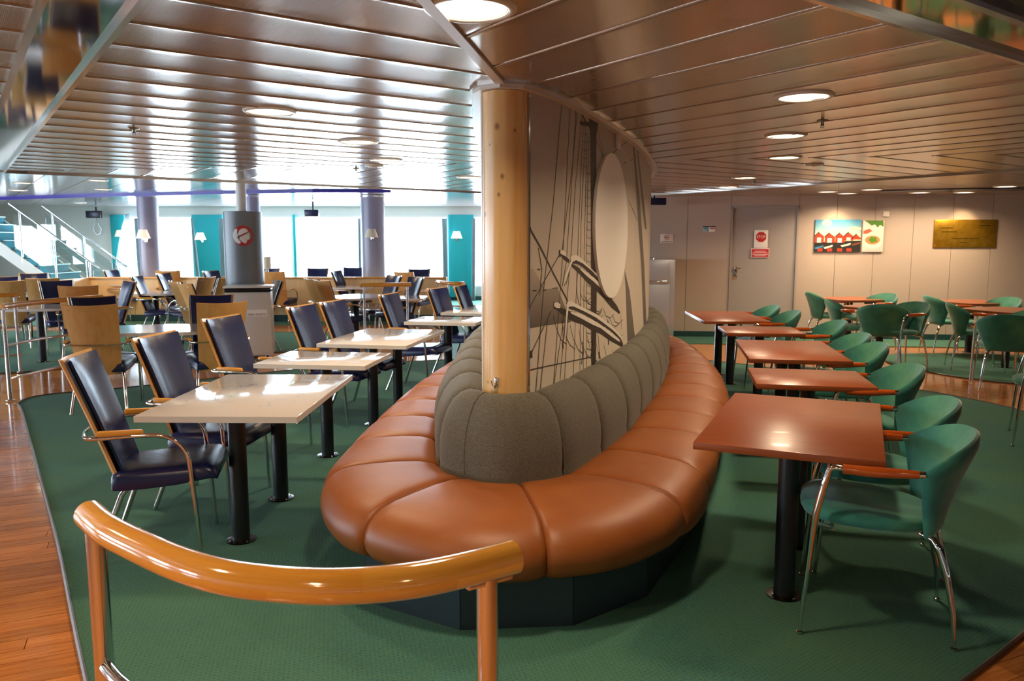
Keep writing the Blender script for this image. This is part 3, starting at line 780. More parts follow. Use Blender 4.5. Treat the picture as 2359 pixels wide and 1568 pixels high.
mpoly(m1, rows2((540, 850, 560, 885), (575, 805, 590, 862), (600, 800, 625, 862), (660, 835, 680, 900), (780, 895, 800, 945), (920, 965, 910, 1005), (1040, 1060, 1040, 1100), (1150, 1155, 1150, 1190), (1215, 1235, 1215, 1290)), .002)
mpoly(m1, rows2((590, 928, 600, 950), (700, 950, 720, 1008), (850, 1018, 850, 1080), (950, 1080, 960, 1128), (1100, 1188, 1090, 1230), (1190, 1268, 1180, 1292)), .0026)
mpoly(m1, rows2((545, 860, 570, 870), (535, 1000, 555, 1000), (522, 1240, 532, 1240)), .0028)
mpoly(m1, rows2((590, 330, 615, 335), (535, 470, 560, 475), (498, 615, 506, 615)), .0028)
m1.build('print_furled_sail', 'print_light', part)
m1 = MB(); mpoly(m1, [((762, 905), (768, 930)), ((768, 1000), (785, 1000)), ((776, 1250), (812, 1238))]); mpoly(m1, [((797, 312), (803, 312)), ((818, 600), (832, 600)), ((838, 900), (852, 900)), ((850, 1190), (862, 1180))])
mpoly(m1, [((815, 335), (819, 335)), ((840, 600), (850, 600)), ((854, 720), (862, 720))]); m1.build('print_stay', 'print_mid', part)
m1 = MB(); rr = random.Random(5)
for a in ([(478, 150), (440, 600), (395, 1000), (360, 1460)], [(515, 165), (500, 500), (485, 800), (440, 1430)], [(542, 178), (520, 560), (500, 850)], [(548, 180), (528, 420), (480, 815)], [(570, 195), (540, 520), (520, 830), (470, 1400)],
          [(575, 230), (555, 700), (530, 1390)], [(585, 260), (565, 700), (560, 1380)], [(592, 300), (580, 800), (575, 1370)], [(600, 300), (590, 800), (590, 1360)], [(640, 262), (652, 330), (672, 410)], [(628, 300), (668, 405)],
          [(318, 690), (380, 800), (440, 920), (505, 1045)], [(318, 1100), (390, 970), (465, 840)], [(372, 805), (388, 900), (378, 1020)], [(312, 1360), (430, 1335), (600, 1300)], [(430, 1090), (340, 1280), (322, 1312)],
          [(690, 395), (750, 340), (790, 318)], [(755, 425), (800, 405)], [(780, 590), (820, 680)], [(818, 400), (862, 372)], [(312, 905), (380, 902)], [(312, 1000), (400, 996), (460, 985)], [(480, 1110), (485, 1240)], [(490, 1100), (440, 1440)], [(415, 1120), (380, 1450)],
          [(505, 1120), (490, 1410)], [(640, 1180), (650, 1290)], [(745, 1110), (748, 1170)], [(500, 860), (480, 980)], [(520, 880), (500, 960), (488, 975)], [(550, 910), (545, 1000), (560, 1080)]):
    mline(m1, a, .0062)
mline(m1, [(318, 690), (380, 800), (440, 920), (505, 1045)], .012); m1.build('print_rope', 'print_rope', part)
m1 = MB()
for k in range(30):
    y = 250 + k * 36; x = 572 + (k > 5) * 14 + (k > 10) * 6; mline(m1, [(x, y), (x + 10, y + 7 + rr.random() * 4), (x + 24, y + 2)], .003)
for k in range(26):
    x0 = 560 + rr.random() * 150; y0 = 960 + (x0 - 500) * .7 + rr.random() * 80; mline(m1, [(x0, y0), (x0 + 12, y0 + 32), (x0 + 30, y0 + 40), (x0 + 48, y0 + 22)], .004)
for k in range(8):
    x0 = 440 + k * 38; y0 = 1110 + k * 22; mline(m1, [(x0, y0), (x0 + 14, y0 + 60), (x0 + 36, y0 + 110), (x0 + 60, y0 + 130)], .004)
for (x, y) in ((340, 1285), (484, 1245), (648, 1290), (690, 1225), (470, 830), (445, 1065)): mline(m1, [(x - 2, y - 16), (x, y + 16)], .022)
for (x, y0, y1) in ((612, 1190, 1300), (570, 1230, 1330), (600, 200, 250)): mline(m1, [(x, y0), (x + 4, (y0 + y1) / 2), (x - 3, y1)], .014)
mline(m1, [(560, 240), (590, 246), (640, 236)], .02); mline(m1, [(566, 195), (585, 235), (606, 262)], .014); m1.build('print_ratline', 'print_mast', part)
# oval disc: follow the wall
G = []; cx, cy, rx, ry = 1402, 519, 38, 167
for off in (.004, .018):
    rings = []
mb = MB(); ring = [(cx + rx * math.cos(2 * PI * k / 40), cy + ry * math.sin(2 * PI * k / 40)) for k in range(40)]
fr = [onM(x, y, .020) - po for x, y in ring]; bk = [onM(x, y, .001) - po for x, y in ring]; inner = []
cen = onM(cx, cy, .020) - po
mid = [onM(cx + (x - cx) * .6, cy + (y - cy) * .6, .020) - po for x, y in ring]
mb.add(fr + bk + mid + [cen], [[k, (k + 1) % 40, 40 + (k + 1) % 40, 40 + k] for k in range(40)] + [[k, (k + 1) % 40, 80 + (k + 1) % 40, 80 + k] for k in range(40)] + [[80 + k, 80 + (k + 1) % 40, 120] for k in range(40)])
plain('disc_white', '#fffaf2', 0.4); wo = mb.build('oval_disc', 'disc_white', None, ang=50); wo.location = po
tag(wo, 'tall cream oval disc fixed on the ship rigging mural', 'wall disc')
p = onM(1420, 323, .012); q = CW.nor(CW.proj(p.xy)); th_ = math.atan2(q.y, q.x)
sk = thing('wall_socket', 'small white socket high on the mural above the oval disc', 'socket', p, th_)
MB().box((0, 0, 0), (.02, .10, .11), .004).build('plate', 'white_paint', sk); MB().lathe([(.022, 0), (.022, .006), (.016, .007)], (0.01, 0, 0), 16, Matrix.Rotation(PI / 2, 3, 'Y')).build('outlet', 'paper_warm', sk)
# timber column with coat hook
tcp = Vector((*tw(.112, 0), 0))
def frontpt(px, py, r=.112):
    d = ray(px, py); m = Vector((d.x, d.y)).normalized(); f = tcp.xy; bq = f.dot(m); disc = max(0, bq * bq - f.length_squared + r * r); t = bq - math.sqrt(disc)
    return (m * t), EYE + d.z / Vector((d.x, d.y)).length * t
KNOTS = []
for px, py, r in ((1145, 291, .035), (1157, 406, .028), (1149, 448, .02), (1118, 493, .03), (1114, 750, .03), (1186, 300, .02), (1128, 333, .014), (1124, 880, .014)):
    k2, kz = frontpt(px, py); KNOTS.append(((k2.x - tcp.x, k2.y - tcp.y), kz, r))
timber()
tcol = MB().lathe([(.112, .60), (.112, CZ - .03)], (0, 0, 0), 40).build('timber_column', 'timber'); tcol.location = tcp
tag(tcol, 'rounded pale knotty timber column at the front end of the mural partition', 'column')
hk2, hz = frontpt(1145, 880)
hook = thing('coat_hook', 'small chrome double coat hook near the foot of the timber column', 'hook', (hk2.x, hk2.y, hz), math.atan2(hk2.y - tcp.y, hk2.x - tcp.x))
MB().box((.004, 0, 0), (.008, .022, .05), .003).build('plate', 'chrome', hook)
for sgn in (-1, 1): MB().tube([(.006, 0, -.008), (.018, sgn * .006, -.02), (.030, sgn * .012, -.012), (.034, sgn * .015, .012)], .0032, 8).build('prong', 'chrome', hook)
MB().tube([(.006, 0, -.01), (.02, 0, -.028), (.032, 0, -.024), (.036, 0, -.01)], .0035, 8).build('prong', 'chrome', hook)
hk = MB()

# ================================================================ FURNITURE BUILDERS
def table(name, label, cx, cy, rz, w, d, top, edgem, posts, group, rnd=.004, oct_=False, prints=False):
    t = thing(name, label, 'table', (cx, cy, 0.012), rz, group)
    H = .728
    if oct_:
        n = 28; pts = []
        for k in range(n):
            a = 2 * PI * k / n; c_, s_ = math.cos(a), math.sin(a); e = 4.5
            pts.append((w / 2 * math.copysign(abs(c_) ** (2 / e), c_), d / 2 * math.copysign(abs(s_) ** (2 / e), s_)))
        mb = MB(); mb.prism(pts, H - .032, H); tp = mb.build('tabletop', top, t, ang=50)
    else:
        tp = MB().box((0, 0, H - .016), (w, d, .032), rnd).build('tabletop', top, t)
    if edgem:
        e = MB(); e.box((0, -d / 2, H - .0165), (w - .006, .003, .029)); e.box((0, d / 2, H - .0165), (w - .006, .003, .029)); e.box((w / 2, 0, H - .0165), (.003, d - .006, .029)); e.box((-w / 2, 0, H - .0165), (.003, d - .006, .029))
        e.build('edge_band', edgem, t)
    for (x, y) in posts:
        po_ = MB().cyl((x, y), .045, .006, H - .04, 20).build('post', 'black_metal', t)
        MB().lathe([(.078, 0), (.078, .005), (.05, .008)], (x, y, 0), 24).build('base_plate', 'black_plate', po_)
        bb = MB()
        for k in range(4):
            a = PI / 4 + k * PI / 2; bb.lathe([(.006, .006), (.006, .010), (.002, .012)], (x + .064 * math.cos(a), y + .064 * math.sin(a), 0), 8)
        bb.build('bolts', 'chrome', po_)
        MB().box((x, y, H - .036), (.22, .22, .006), .002).build('mounting_plate', 'black_metal', po_)
    if prints:
        r = random.Random(prints); pm = MB()
        for cl in range(9):
            ox, oy = (r.random() - .4) * w * .7, (r.random() - .5) * d * .75
            for q in range(3):
                x, y = ox + (r.random() - .5) * .14, oy + (r.random() - .5) * .1; a = r.random() * 6.28; G = []
                for k in range(int(26 + r.random() * 30)):
                    a += (r.random() - .5) * 1.9; x += math.cos(a) * .0065; y += math.sin(a) * .0065
                    if abs(x) > w / 2 - .03 or abs(y) > d / 2 - .03: break
                    nx, ny = -math.sin(a) * .0015, math.cos(a) * .0015; G.append([Vector((x - nx, y - ny, H + .0004)), Vector((x + nx, y + ny, H + .0004))])
                if len(G) > 3: pm.grid(G)
        pm.build('printed_map', 'print_line', t, smooth=False)['kind'] = 'stuff'
    return t

# navy armchair; local +x is forward
def navy_chair(label, group):
    t = thing('navy_armchair', label, 'chair', (0, 0, 0.012), 0, group)
    # seat cushion
    G = []; n = 12; m = 18
    prof = []
    def sect(x, zt, hw, th):
        row = []
        pts = [(-hw, -.5), (-hw * 1.02, -.1), (-hw * .99, .22), (-hw * .93, .42), (-hw * .8, .5), (-hw * .4, .53), (0, .54), (hw * .4, .53), (hw * .8, .5), (hw * .93, .42), (hw * .99, .22), (hw * 1.02, -.1), (hw, -.5)]
        return [Vector((x, y, zt + (z - .5) * th)) for y, z in pts]
    S = [(-.245, .435, .20, .065), (-.235, .450, .210, .085), (-.20, .460, .216, .096), (-.08, .464, .226, .094), (.06, .470, .232, .088), (.16, .476, .234, .078), (.205, .472, .233, .068), (.235, .452, .228, .050), (.248, .424, .222, .026)]
    G = [sect(*s_) for s_ in S]; mb = MB(); mb.grid(G, cv=True); k = len(G[0])
    mb.f.append(list(range(k))); mb.f.append([(len(S) - 1) * k + i for i in range(k)][::-1]); mb.build('seat', 'navy_leather', t, ang=60)
    # back: lean line from (x,z) bottom to top
    def bpt(v, yf, fwd=0.0, hw=None):
        z = .345 + .66 * v; x = -.225 - .205 * v - .02 * v * v
        h = (.185 + .045 * v) if hw is None else hw(v)
        y = yf * h; x += .055 * yf * yf + fwd; return Vector((x, y, z + .012 * v * (yf * yf)))
    def sheet(v0, v1, f, hw, nv=9, ny=9): return [[bpt(v0 + (v1 - v0) * i / nv, -1 + 2 * j / ny, f, hw) for j in range(ny + 1)] for i in range(nv + 1)]
    hw_o = lambda v: (.178 + .05 * v) * (1 - .06 * max(0, (.04 - v) / .04) ** 2) 
    mb = MB(); mb.shell(sheet(0, 1, -.016, hw_o), .013); mb.build('back_shell', 'ply_wood', t, ang=50)
    hw_i = lambda v: .163 + .05 * v
    G = sheet(.07, .985, .0, hw_i, 10, 10)
    th = [[.012 + .02 * (1 - abs(2 * i / 10 - 1) ** 6) * (1 - abs(2 * j / 10 - 1) ** 6) for j in range(11)] for i in range(11)]
    mb = MB(); mb.shell(G, [[-q for q in r_] for r_ in th])
    mb.build('back_pad', 'navy_leather', t, ang=60)
    sc2 = MB()
    for v in (.06, .93):
        for yf in (-.75, .75):
            p = bpt(v, yf, -.031, hw_o); sc2.lathe([(.005, 0), (.005, .003), (.001, .004)], p, 8, Matrix.Rotation(-PI / 2, 3, 'Y'))
    sc2.build('screws', 'chrome', t)
    # arms and front legs, rear bar round the back
    for sg in (-1, 1):
        y = .262 * sg; path = [(-.335, .235 * sg, .640), (-.30, y, .640), (-.12, y, .645), (-.03, y, .645)]
        cxx, czz, R = -.03, .645 - .15, .15
        for k in range(1, 9):
            a = PI / 2 - (PI / 2) * .94 * k / 8; path.append((cxx + R * 1.05 * math.cos(a), y, czz + R * math.sin(a)))
        path += [(.145, y, .30), (.162, y * .99, 0.0)]
        MB().tube(path, .0115, 10).build('arm_leg', 'chrome', t)
        MB().box((-.175, y, .663), (.205, .032, .026), .010).build('arm_pad', 'arm_wood', t)
        MB().tube([(-.165, .19 * sg, .385), (-.20, .20 * sg, .34), (-.33, .235 * sg, 0.0)], .0135, 10).build('leg', 'chrome', t)
    MB().tube([(-.335, -.235, .640), (-.352, -.20, .640), (-.372, -.12, .640), (-.382, 0, .640), (-.372, .12, .640), (-.352, .20, .640), (-.335, .235, .640)], .008, 8).build('back_bar', 'chrome', t)
    f = MB(); f.tube([(-.17, -.19, .385), (.13, -.21, .402)], .009, 8); f.tube([(-.17, .19, .385), (.13, .21, .402)], .009, 8); f.tube([(.128, -.258, .398), (.128, .258, .398)], .009, 8); f.tube([(-.165, -.19, .385), (-.165, .19, .385)], .009, 8)
    f.build('seat_frame', 'chrome', t)
    return t

def green_chair(label, group):
    t = thing('green_armchair', label, 'chair', (0, 0, 0.012), 0, group)
    # seat: rounded D shape
    def outl(sc_, z):
        P = []
        for k in range(32):
            a = 2 * PI * k / 32; c_, s_ = math.cos(a), math.sin(a); e = 3.2
            x = .25 * math.copysign(abs(c_) ** (2 / e), c_); y = (.245 if c_ > 0 else .245 - .07 * abs(c_)) * math.copysign(abs(s_) ** (2 / e), s_)
            P.append(Vector((.02 + x * sc_, y * sc_, z + .012 * (x / .25))))
        return P
    G = [outl(s_, z) for s_, z in ((.55, .418), (.88, .420), (.965, .428), (1.0, .444), (.99, .458), (.94, .470), (.8, .478), (.5, .480), (.15, .479))]
    mb = MB(); mb.grid(G, cv=True); mb.f.append(list(range(32))); mb.f.append([8 * 32 + i for i in range(32)]); mb.build('seat', 'green_velvet', t, ang=70)
    # wrap-round back
    nv, ny = 12, 18; G = []
    for i in range(nv + 1):
        v = i / nv; row = []
        for j in range(ny + 1):
            f = -1 + 2 * j / ny; A = math.radians(62 + 20 * v); a = A * f
            D = .055 + .155 * v ** 1.4; hy = .185 + .100 * v ** 1.15; xe = -.165 + .035 * v
            ztop = .788 - .115 * abs(f) ** 2.2; z = .405 + (ztop - .405) * v
            row.append(Vector((xe - D * (math.cos(a) - math.cos(A)) / (1 - math.cos(A)), hy * math.sin(a) / math.sin(A), z)))
        G.append(row)
    th = [[(.014 + .018 * min(1, math.sqrt(max(0, 1 - (2 * i / nv - 1) ** 8))) * math.sqrt(max(0, 1 - (2 * j / ny - 1) ** 10))) for j in range(ny + 1)] for i in range(nv + 1)]
    mb = MB(); mb.shell(G, th); mb.build('backrest', 'green_velvet', t, ang=75)
    rim = [G[nv][j] for j in range(ny + 1)]
    for sg in (-1, 1):
        y = .285 * sg; P = [Vector((-.125, y * 1.0, .668)), Vector((-.04, y * 1.02, .666)), Vector((.05, y * 1.0, .662)), Vector((.125, y * .97, .662))]
        MB().tube([tuple(p_) for p_ in P], [.0145, .019, .020, .0185], 12).build('arm_rest', 'arm_red', t)
        ff = MB(); ff.tube([tuple(P[0] + Vector((-.02, 0, .001))), tuple(P[0])], .013, 10); ff.build('ferrule', 'chrome', t)
        MB().tube([(.12, y * .97, .662), (.160, y * .96, .662), (.172, y * .96, .652), (.190, y * .96, .58), (.212, y * .96, .47), (.218, y * .96, .42), (.235, y * .98, .20), (.25, y * 1.0, .012)], [.012, .0125, .013, .0135, .0135, .013, .010, .007], 10).build('leg', 'chrome', t)
        MB().tube([(-.16, .14 * sg, .405), (-.20, .165 * sg, .395), (-.225, .18 * sg, .36), (-.25, .195 * sg, .27), (-.275, .21 * sg, .14), (-.285, .22 * sg, .012)], [.012, .0135, .017, .0125, .010, .007], 10).build('leg', 'chrome', t)
        gl = MB(); gl.lathe([(.006, 0), (.013, .004), (.013, .010), (.006, .015)], (.25, y, 0), 12); gl.build('foot', 'chrome', t)
        gl = MB(); gl.lathe([(.006, 0), (.013, .004), (.013, .010), (.006, .015)], (-.285, .22 * sg, 0), 12); gl.build('foot', 'chrome', t)
    f = MB(); f.tube([(-.16, -.15, .405), (-.16, .15, .405)], .010, 8); f.tube([(.15, -.22, .415), (.214, -.272, .44)], .009, 8); f.tube([(.15, .22, .415), (.214, .272, .44)], .009, 8)
    f.tube([(.15, -.22, .41), (.15, .22, .41)], .009, 8); f.build('seat_frame', 'chrome', t)
    return t

# ================================================================ TABLES
GL = 'white tables along the bench'; GR = 'red-brown tables along the bench'
LT = [(-1.43, 4.34, -1, .80, 1.22, 2, 'long white table with map print nearest the handrail, left of the bench'), (-1.363, 5.66, -7, .80, .64, 1, 'small white table second along the left side of the bench'),
      (-1.141, 7.0, -10, .78, 1.20, 2, 'long white table third along the left side of the bench'), (-.70, 8.52, -11, .78, .66, 1, 'small white table fourth along the left side of the bench'), (-.34, 9.85, -13, .78, 1.2, 2, 'white table farthest along the left side of the bench, cut off by the timber column')]
for k, (x, y, a, w, d, np_, lb) in enumerate(LT):
    table('dining_table', lb, x, y, math.radians(a), w, d, 'white_lam', 'white_edge', [(0, -.34), (0, .34)] if np_ == 2 else [(0, 0)], GL, .0015, prints=(11 + k) if k < 4 else False)
RT = [(1.348, 3.64, -24, .74, 1.20, 2, 'long red-brown wooden table nearest the camera, right of the bench'), (1.858, 4.85, -12, .68, .62, 1, 'small red-brown table second along the right side of the bench'),
      (2.181, 6.13, -11, .71, 1.15, 2, 'long red-brown table third along the right side of the bench'), (2.394, 7.53, -7, .71, .62, 1, 'small red-brown table fourth along the right side of the bench'),
      (2.443, 8.95, -3, .71, 1.25, 2, 'red-brown table farthest along the right side of the bench')]
for k, (x, y, a, w, d, np_, lb) in enumerate(RT):
    table('dining_table', lb, x, y, math.radians(a), w, d, 'table_red', None, [(0, -.32), (0, .32)] if np_ == 2 else [(0, 0)], GR, .003)
for (px, py, a, w, d, lb) in ((1958, 687, 10, .78, .78, 'red-brown table against the beige wall below the coloured posters'), (2030, 706, 35, .78, .78, 'red-brown table in front of the poster wall, behind the chair seen from its back'),
                              (2238, 694, 12, .8, .8, 'red-brown table against the wall below the brass plaque'), (2325, 713, 20, .85, .85, 'red-brown table below the brass plaque, cut by the right frame edge')):
    p = at(px, py, .74); table('cafe_table', lb, p.x, p.y, math.radians(a), w, d, 'table_red', None, [(0, 0)], 'red-brown tables by the far wall', oct_=True)
for (px, py, a, w, d, lb) in ((362, 756, 12, 1.12, .80, 'white rounded table among the chairs left of the plastic bin'), (358, 673, 0, .9, .8, 'white table behind the middle chairs, left of the grey column cover'),
                              (440, 663, 10, .8, .8, 'white table just left of the grey column cover'), (305, 653, 0, .8, .8, 'white table in front of the white draped window'), (500, 664, 0, .7, .7, 'white table touching the left edge of the grey column cover'),
                              (820, 682, 35, .95, .95, 'white diamond-turned table in front of the lavender column'), (812, 660, 0, .8, .7, 'white table behind the diamond-turned table'), (930, 684, 0, .7, .7, 'white table right of the short centre handrail'),
                              (90, 706, 10, .9, .8, 'white table behind the left handrail'), (62, 676, 10, .8, .8, 'white table in front of the stairs')):
    p = at(px, py, .74); table('cafe_table', lb, p.x, p.y, math.radians(a), w, d, 'white_lam', 'white_edge' if False else None, [(0, 0)], 'white tables in the far seating', oct_=True)

# ================================================================ CHAIRS
NV = [ # px, py of the back's top edge centre, heading, label
 (165, 828, 13, 'navy armchair nearest the camera, at the long white map table'), (347, 779, -7, 'second navy armchair at the long white map table, farther from camera'), (502, 736, -15, 'navy armchair at the second white table beside the bench'),
 (685, 709, -16, 'navy armchair at the near end of the third white table'), (758, 698, -17, 'navy armchair at the far end of the third white table'), (888, 681, -17, 'navy armchair at the fourth white table, right of the short centre handrail'),
 (1001, 667, -26, 'navy armchair at the near end of the last white bench table'), (1054, 661, -15, 'navy armchair nearest the timber column in the left row'),
 (205, 708, 104, 'armchair showing its plywood back, left end of the white rounded table'), (514, 702, 125, 'armchair showing its plywood back, right end of the white rounded table'),
 (212, 688, -48, 'navy armchair facing the camera behind the left end of the rounded table'), (488, 683, -78, 'navy armchair facing the camera behind the right end of the rounded table'),
 (306, 651, -135, 'navy armchair turned sideways with its back to the right, behind the rounded table'), (251, 624, -9, 'navy armchair in front of the white draped window'), (309, 639, 5, 'navy armchair between the draped window and the lavender column'),
 (371, 632, -6, 'navy armchair just below the left lavender column'), (398, 651, 43, 'left one of two tilted plywood-backed chairs before the grey column cover'), (420, 656, 45, 'right one of two tilted plywood-backed chairs before the grey column cover'),
 (480, 641, 165, 'plywood-backed armchair turned away, left of the grey column cover'), (521, 643, 178, 'armchair whose plywood edge peeks out at the left of the grey column cover'),
 (482, 626, -20, 'navy armchair beyond the low partition, left of the grey column cover'), (386, 626, 100, 'plywood-backed armchair beyond the low partition by the lavender column'),
 (180, 662, 118, 'plywood-backed armchair just behind the left handrail'), (128, 649, -50, 'navy armchair facing the camera behind the left handrail'), (98, 644, 120, 'plywood-backed armchair partly hidden by the navy one behind the left handrail'),
 (78, 632, -60, 'navy armchair at the foot of the stairs'), (14, 650, 110, 'plywood-backed armchair cut by the left frame edge'), (8, 640, -60, 'navy armchair cut by the left frame edge'),
 (647, 649, -147, 'navy armchair turned left, right of the plastic bin'), (713, 645, 42, 'plywood-backed armchair, far one of two left of the diamond-turned table'), (736, 649, 42, 'plywood-backed armchair, near one of two left of the diamond-turned table'),
 (770, 626, -13, 'navy armchair at the far left of the diamond-turned table'), (913, 637, -139, 'navy armchair turned left behind the short centre handrail, left one'), (964, 641, -141, 'navy armchair turned left behind the short centre handrail, right one'),
 (966, 622, -88, 'navy armchair facing the camera in front of the right window'), (733, 620, -90, 'navy armchair beyond the low partition, left of the lavender column'), (815, 618, -92, 'navy armchair beyond the low partition, touching the lavender column'),
 (928, 629, 60, 'small plywood-backed armchair right of the lavender column'), (628, 628, 85, 'plywood-backed armchair beyond the partition, right of the grey column cover'), (622, 620, -95, 'navy armchair beyond the partition, right of the grey column cover'),
]
GN = 'navy armchairs with plywood backs'; proto = None
for (px, py, a, lb) in NV:
    p = at(px, py, 1.0); h = math.radians(a); far = p.y > 11
    off = .44; x, y = p.x + off * math.cos(h), p.y + off * math.sin(h)
    if proto is None: proto = navy_chair(lb, GN); proto.location = (x, y, .012); proto.rotation_euler.z = h
    else: dup(proto, (x, y, .012), h, lb, GN)
GV = [ # px, py, heading
 (2118, 1094, 159, 'green velvet armchair nearest the camera, at the first red-brown table'), (2109, 1003, 163, 'second green velvet armchair at the first red-brown table'), (2061, 904, 170, 'green velvet armchair at the second red-brown table'),
 (1992, 840, 172, 'green velvet armchair at the near end of the third red-brown table'), (1955, 812, 172, 'green velvet armchair at the far end of the third red-brown table'), (1911, 775, 175, 'green velvet armchair at the fourth red-brown table'),
 (1808, 747, 176, 'green velvet armchair at the near end of the last red-brown table'), (1764, 732, 178, 'green velvet armchair at the far end of the last red-brown table'),
 (1860, 673, -5, 'green armchair standing sideways by the wall below the posters, left end'), (1903, 690, -25, 'green armchair facing right, in front of the one at the poster wall'), (2036, 703, 66, 'green armchair seen straight from behind, below the small poster'),
 (2118, 697, 200, 'green armchair facing left, right of the one seen from behind'), (2051, 677, 195, 'green armchair facing left close to the wall below the small poster'), (2133, 682, -5, 'green armchair standing sideways by the wall left of the brass plaque'),
 (2183, 697, -20, 'green armchair facing right below the brass plaque'), (2334, 686, 190, 'green armchair facing left under the right end of the brass plaque'), (2330, 727, 62, 'green armchair seen from behind at the right frame edge'), (2402, 716, 200, 'green armchair facing left, tucked behind the one at the right frame edge')]
GG = 'green velvet armchairs'; gp = None
for (px, py, a, lb) in GV:
    h = math.radians(a); ch, sh = math.cos(h), math.sin(h)
    if 150 < a < 180:      # chairs of the bench row: placed by the camera-side joint of arm and back
        p = at(px, py, .713); x, y = p.x + .132 * ch + .30 * sh, p.y + .132 * sh - .30 * ch
    else:                  # the others by the top of the back
        p = at(px, py, .825); x, y = p.x + .35 * ch, p.y + .35 * sh
    y = min(y, wallR_y(x) - .42)
    if gp is None: gp = green_chair(lb, GG); gp.scale = (1.05, 1.05, 1.05); gp.location = (x, y, .012); gp.rotation_euler.z = h
    else: dup(gp, (x, y, .012), h, lb, GG)
dup(gp, (4.25, 6.05, .012), math.radians(150), 'green armchair half outside the right frame edge on the wooden walkway', GG)

# ================================================================ HANDRAILS
def rail(label, top, posts, z, lows, group=None, r=.034, pr=.022, base=True):
    c = top[0]; t = thing('handrail', label, 'handrail', (c[0], c[1], 0), 0, group)
    cur = catmull([(x, y) for x, y in top], 8, closed=False); o = Vector((c[0], c[1], 0))
    MB().tube([Vector((x, y, z)) - o for x, y in cur], r, 18).build('grab_rail', 'rail_wood', t, ang=60)
    for (x, y) in posts:
        k = min(range(len(cur)), key=lambda i: (cur[i][0] - x) ** 2 + (cur[i][1] - y) ** 2); q = cur[k]; q2 = cur[min(k + 1, len(cur) - 1)]; q1 = cur[max(k - 1, 0)]
        ps = MB().tube([(x - o.x, y - o.y, .012), (x - o.x, y - o.y, z - r * .8)], pr, 16).build('post', 'steel', t)
        MB().lathe([(pr * 2.1, .012), (pr * 2.1, .018), (pr * 1.2, .026)], (x - o.x, y - o.y, 0), 20).build('base_flange', 'steel', ps)
        a = math.atan2(q2[1] - q1[1], q2[0] - q1[0]); br = MB()
        br.box((x - o.x, y - o.y, z - r * .93), (.105, .034, .014), .004, a)
        for sx in (-.035, .035): br.box((x - o.x + sx * math.cos(a), y - o.y + sx * math.sin(a), z - r - .001), (.009, .009, .008), .002, a)
        br.build('bracket', 'chrome', ps)
    for (zl, f0, f1, rl) in lows:
        seg = cur[int(f0 * (len(cur) - 1)):int(f1 * (len(cur) - 1)) + 1]
        MB().tube([Vector((x, y, zl)) - o for x, y in seg], rl, 12).build('lower_rail', 'chrome', t, ang=60)
    return t
# foreground one
ftop = [(-1.0, 1.79), (-.90, 1.685), (-.77, 1.58), (-.66, 1.50), (-.55, 1.44), (-.44, 1.41), (-.33, 1.40), (-.21, 1.42), (-.11, 1.465), (.005, 1.54)]
rail('curved varnished wooden handrail on two steel posts in the foreground', ftop, [(-.972, 1.760), (-.05, 1.503)], .94, [(.58, .06, .97, .017)])
la = at(5, 706, .95); lb_ = at(165, 691, .95)
mid = at(62, 701, .95)
rail('left handrail with wooden grip and two steel mid rails beside the far walkway', [(la.x, la.y), (la.x - .02, la.y + .35), (la.x + .05, la.y + .8), (la.x + .28, la.y + 1.35)], [(la.x, la.y + .01), (la.x + .26, la.y + 1.3)], .95, [(.56, .02, 1, .014), (.22, .02, 1, .014)], r=.028, pr=.019)
rail('handrail with wooden grip behind the left one, at the left frame edge', [(-6.9, 9.0), (-6.4, 9.15), (-5.95, 9.45)], [(-5.98, 9.42), (-6.85, 9.02)], .95, [(.56, 0, 1, .014), (.22, 0, 1, .014)], r=.028, pr=.019)
a_ = at(830, 656, .96); b2_ = at(947, 655, .96)
rail('short straight centre handrail on two posts among the far tables', [(a_.x, a_.y), ((a_.x + b2_.x) / 2, (a_.y + b2_.y) / 2 - .02), (b2_.x, b2_.y)], [(a_.x + .05, a_.y), (b2_.x - .06, b2_.y)], .96, [(.62, .06, .92, .014)], r=.03, pr=.019)
a_ = at(1008, 649, .96); b2_ = at(1068, 652, .96)
rail('small curved handrail seen end-on just left of the timber column', [(a_.x, a_.y), (a_.x + .1, a_.y - .3), (b2_.x - .1, b2_.y - .15), (b2_.x, b2_.y)], [(a_.x + .05, a_.y - .1), (a_.x + .2, a_.y - .45)], .96, [(.62, .1, .9, .014)], r=.03, pr=.019)

# ================================================================ FAR LEFT: partition, columns, bin, stairs, drapes, lamps
YP = 15.6
def xa(px, Y): return (px - 1179.5) * Y / FPX
lp = thing('low_partition', 'long low birch partition with dark green base in front of the windows', 'partition', (xa(640, YP), YP, 0))
lo_ = Vector((xa(640, YP), YP, 0)); x0, x1 = xa(208, YP), xa(1030, YP)
nn = 8
for k in range(nn):
    a = x0 + (x1 - x0) * k / nn; b_ = x0 + (x1 - x0) * (k + 1) / nn; MB().box(((a + b_) / 2 - lo_.x, 0, .50), (b_ - a - .008, .05, .72), .003).build('panel', 'partition_wood', lp)
MB().box(((x0 + x1) / 2 - lo_.x, .0, .875), (x1 - x0, .10, .03), .006).build('cap_rail', 'arm_wood', lp); MB().box(((x0 + x1) / 2 - lo_.x, 0, .075), (x1 - x0, .06, .125), .0).build('base', 'teal_dark', lp)
MB().box((x0 - lo_.x - .02, -.8, .45), (.05, 1.6, .86), .003).build('end_panel', 'partition_wood', lp)
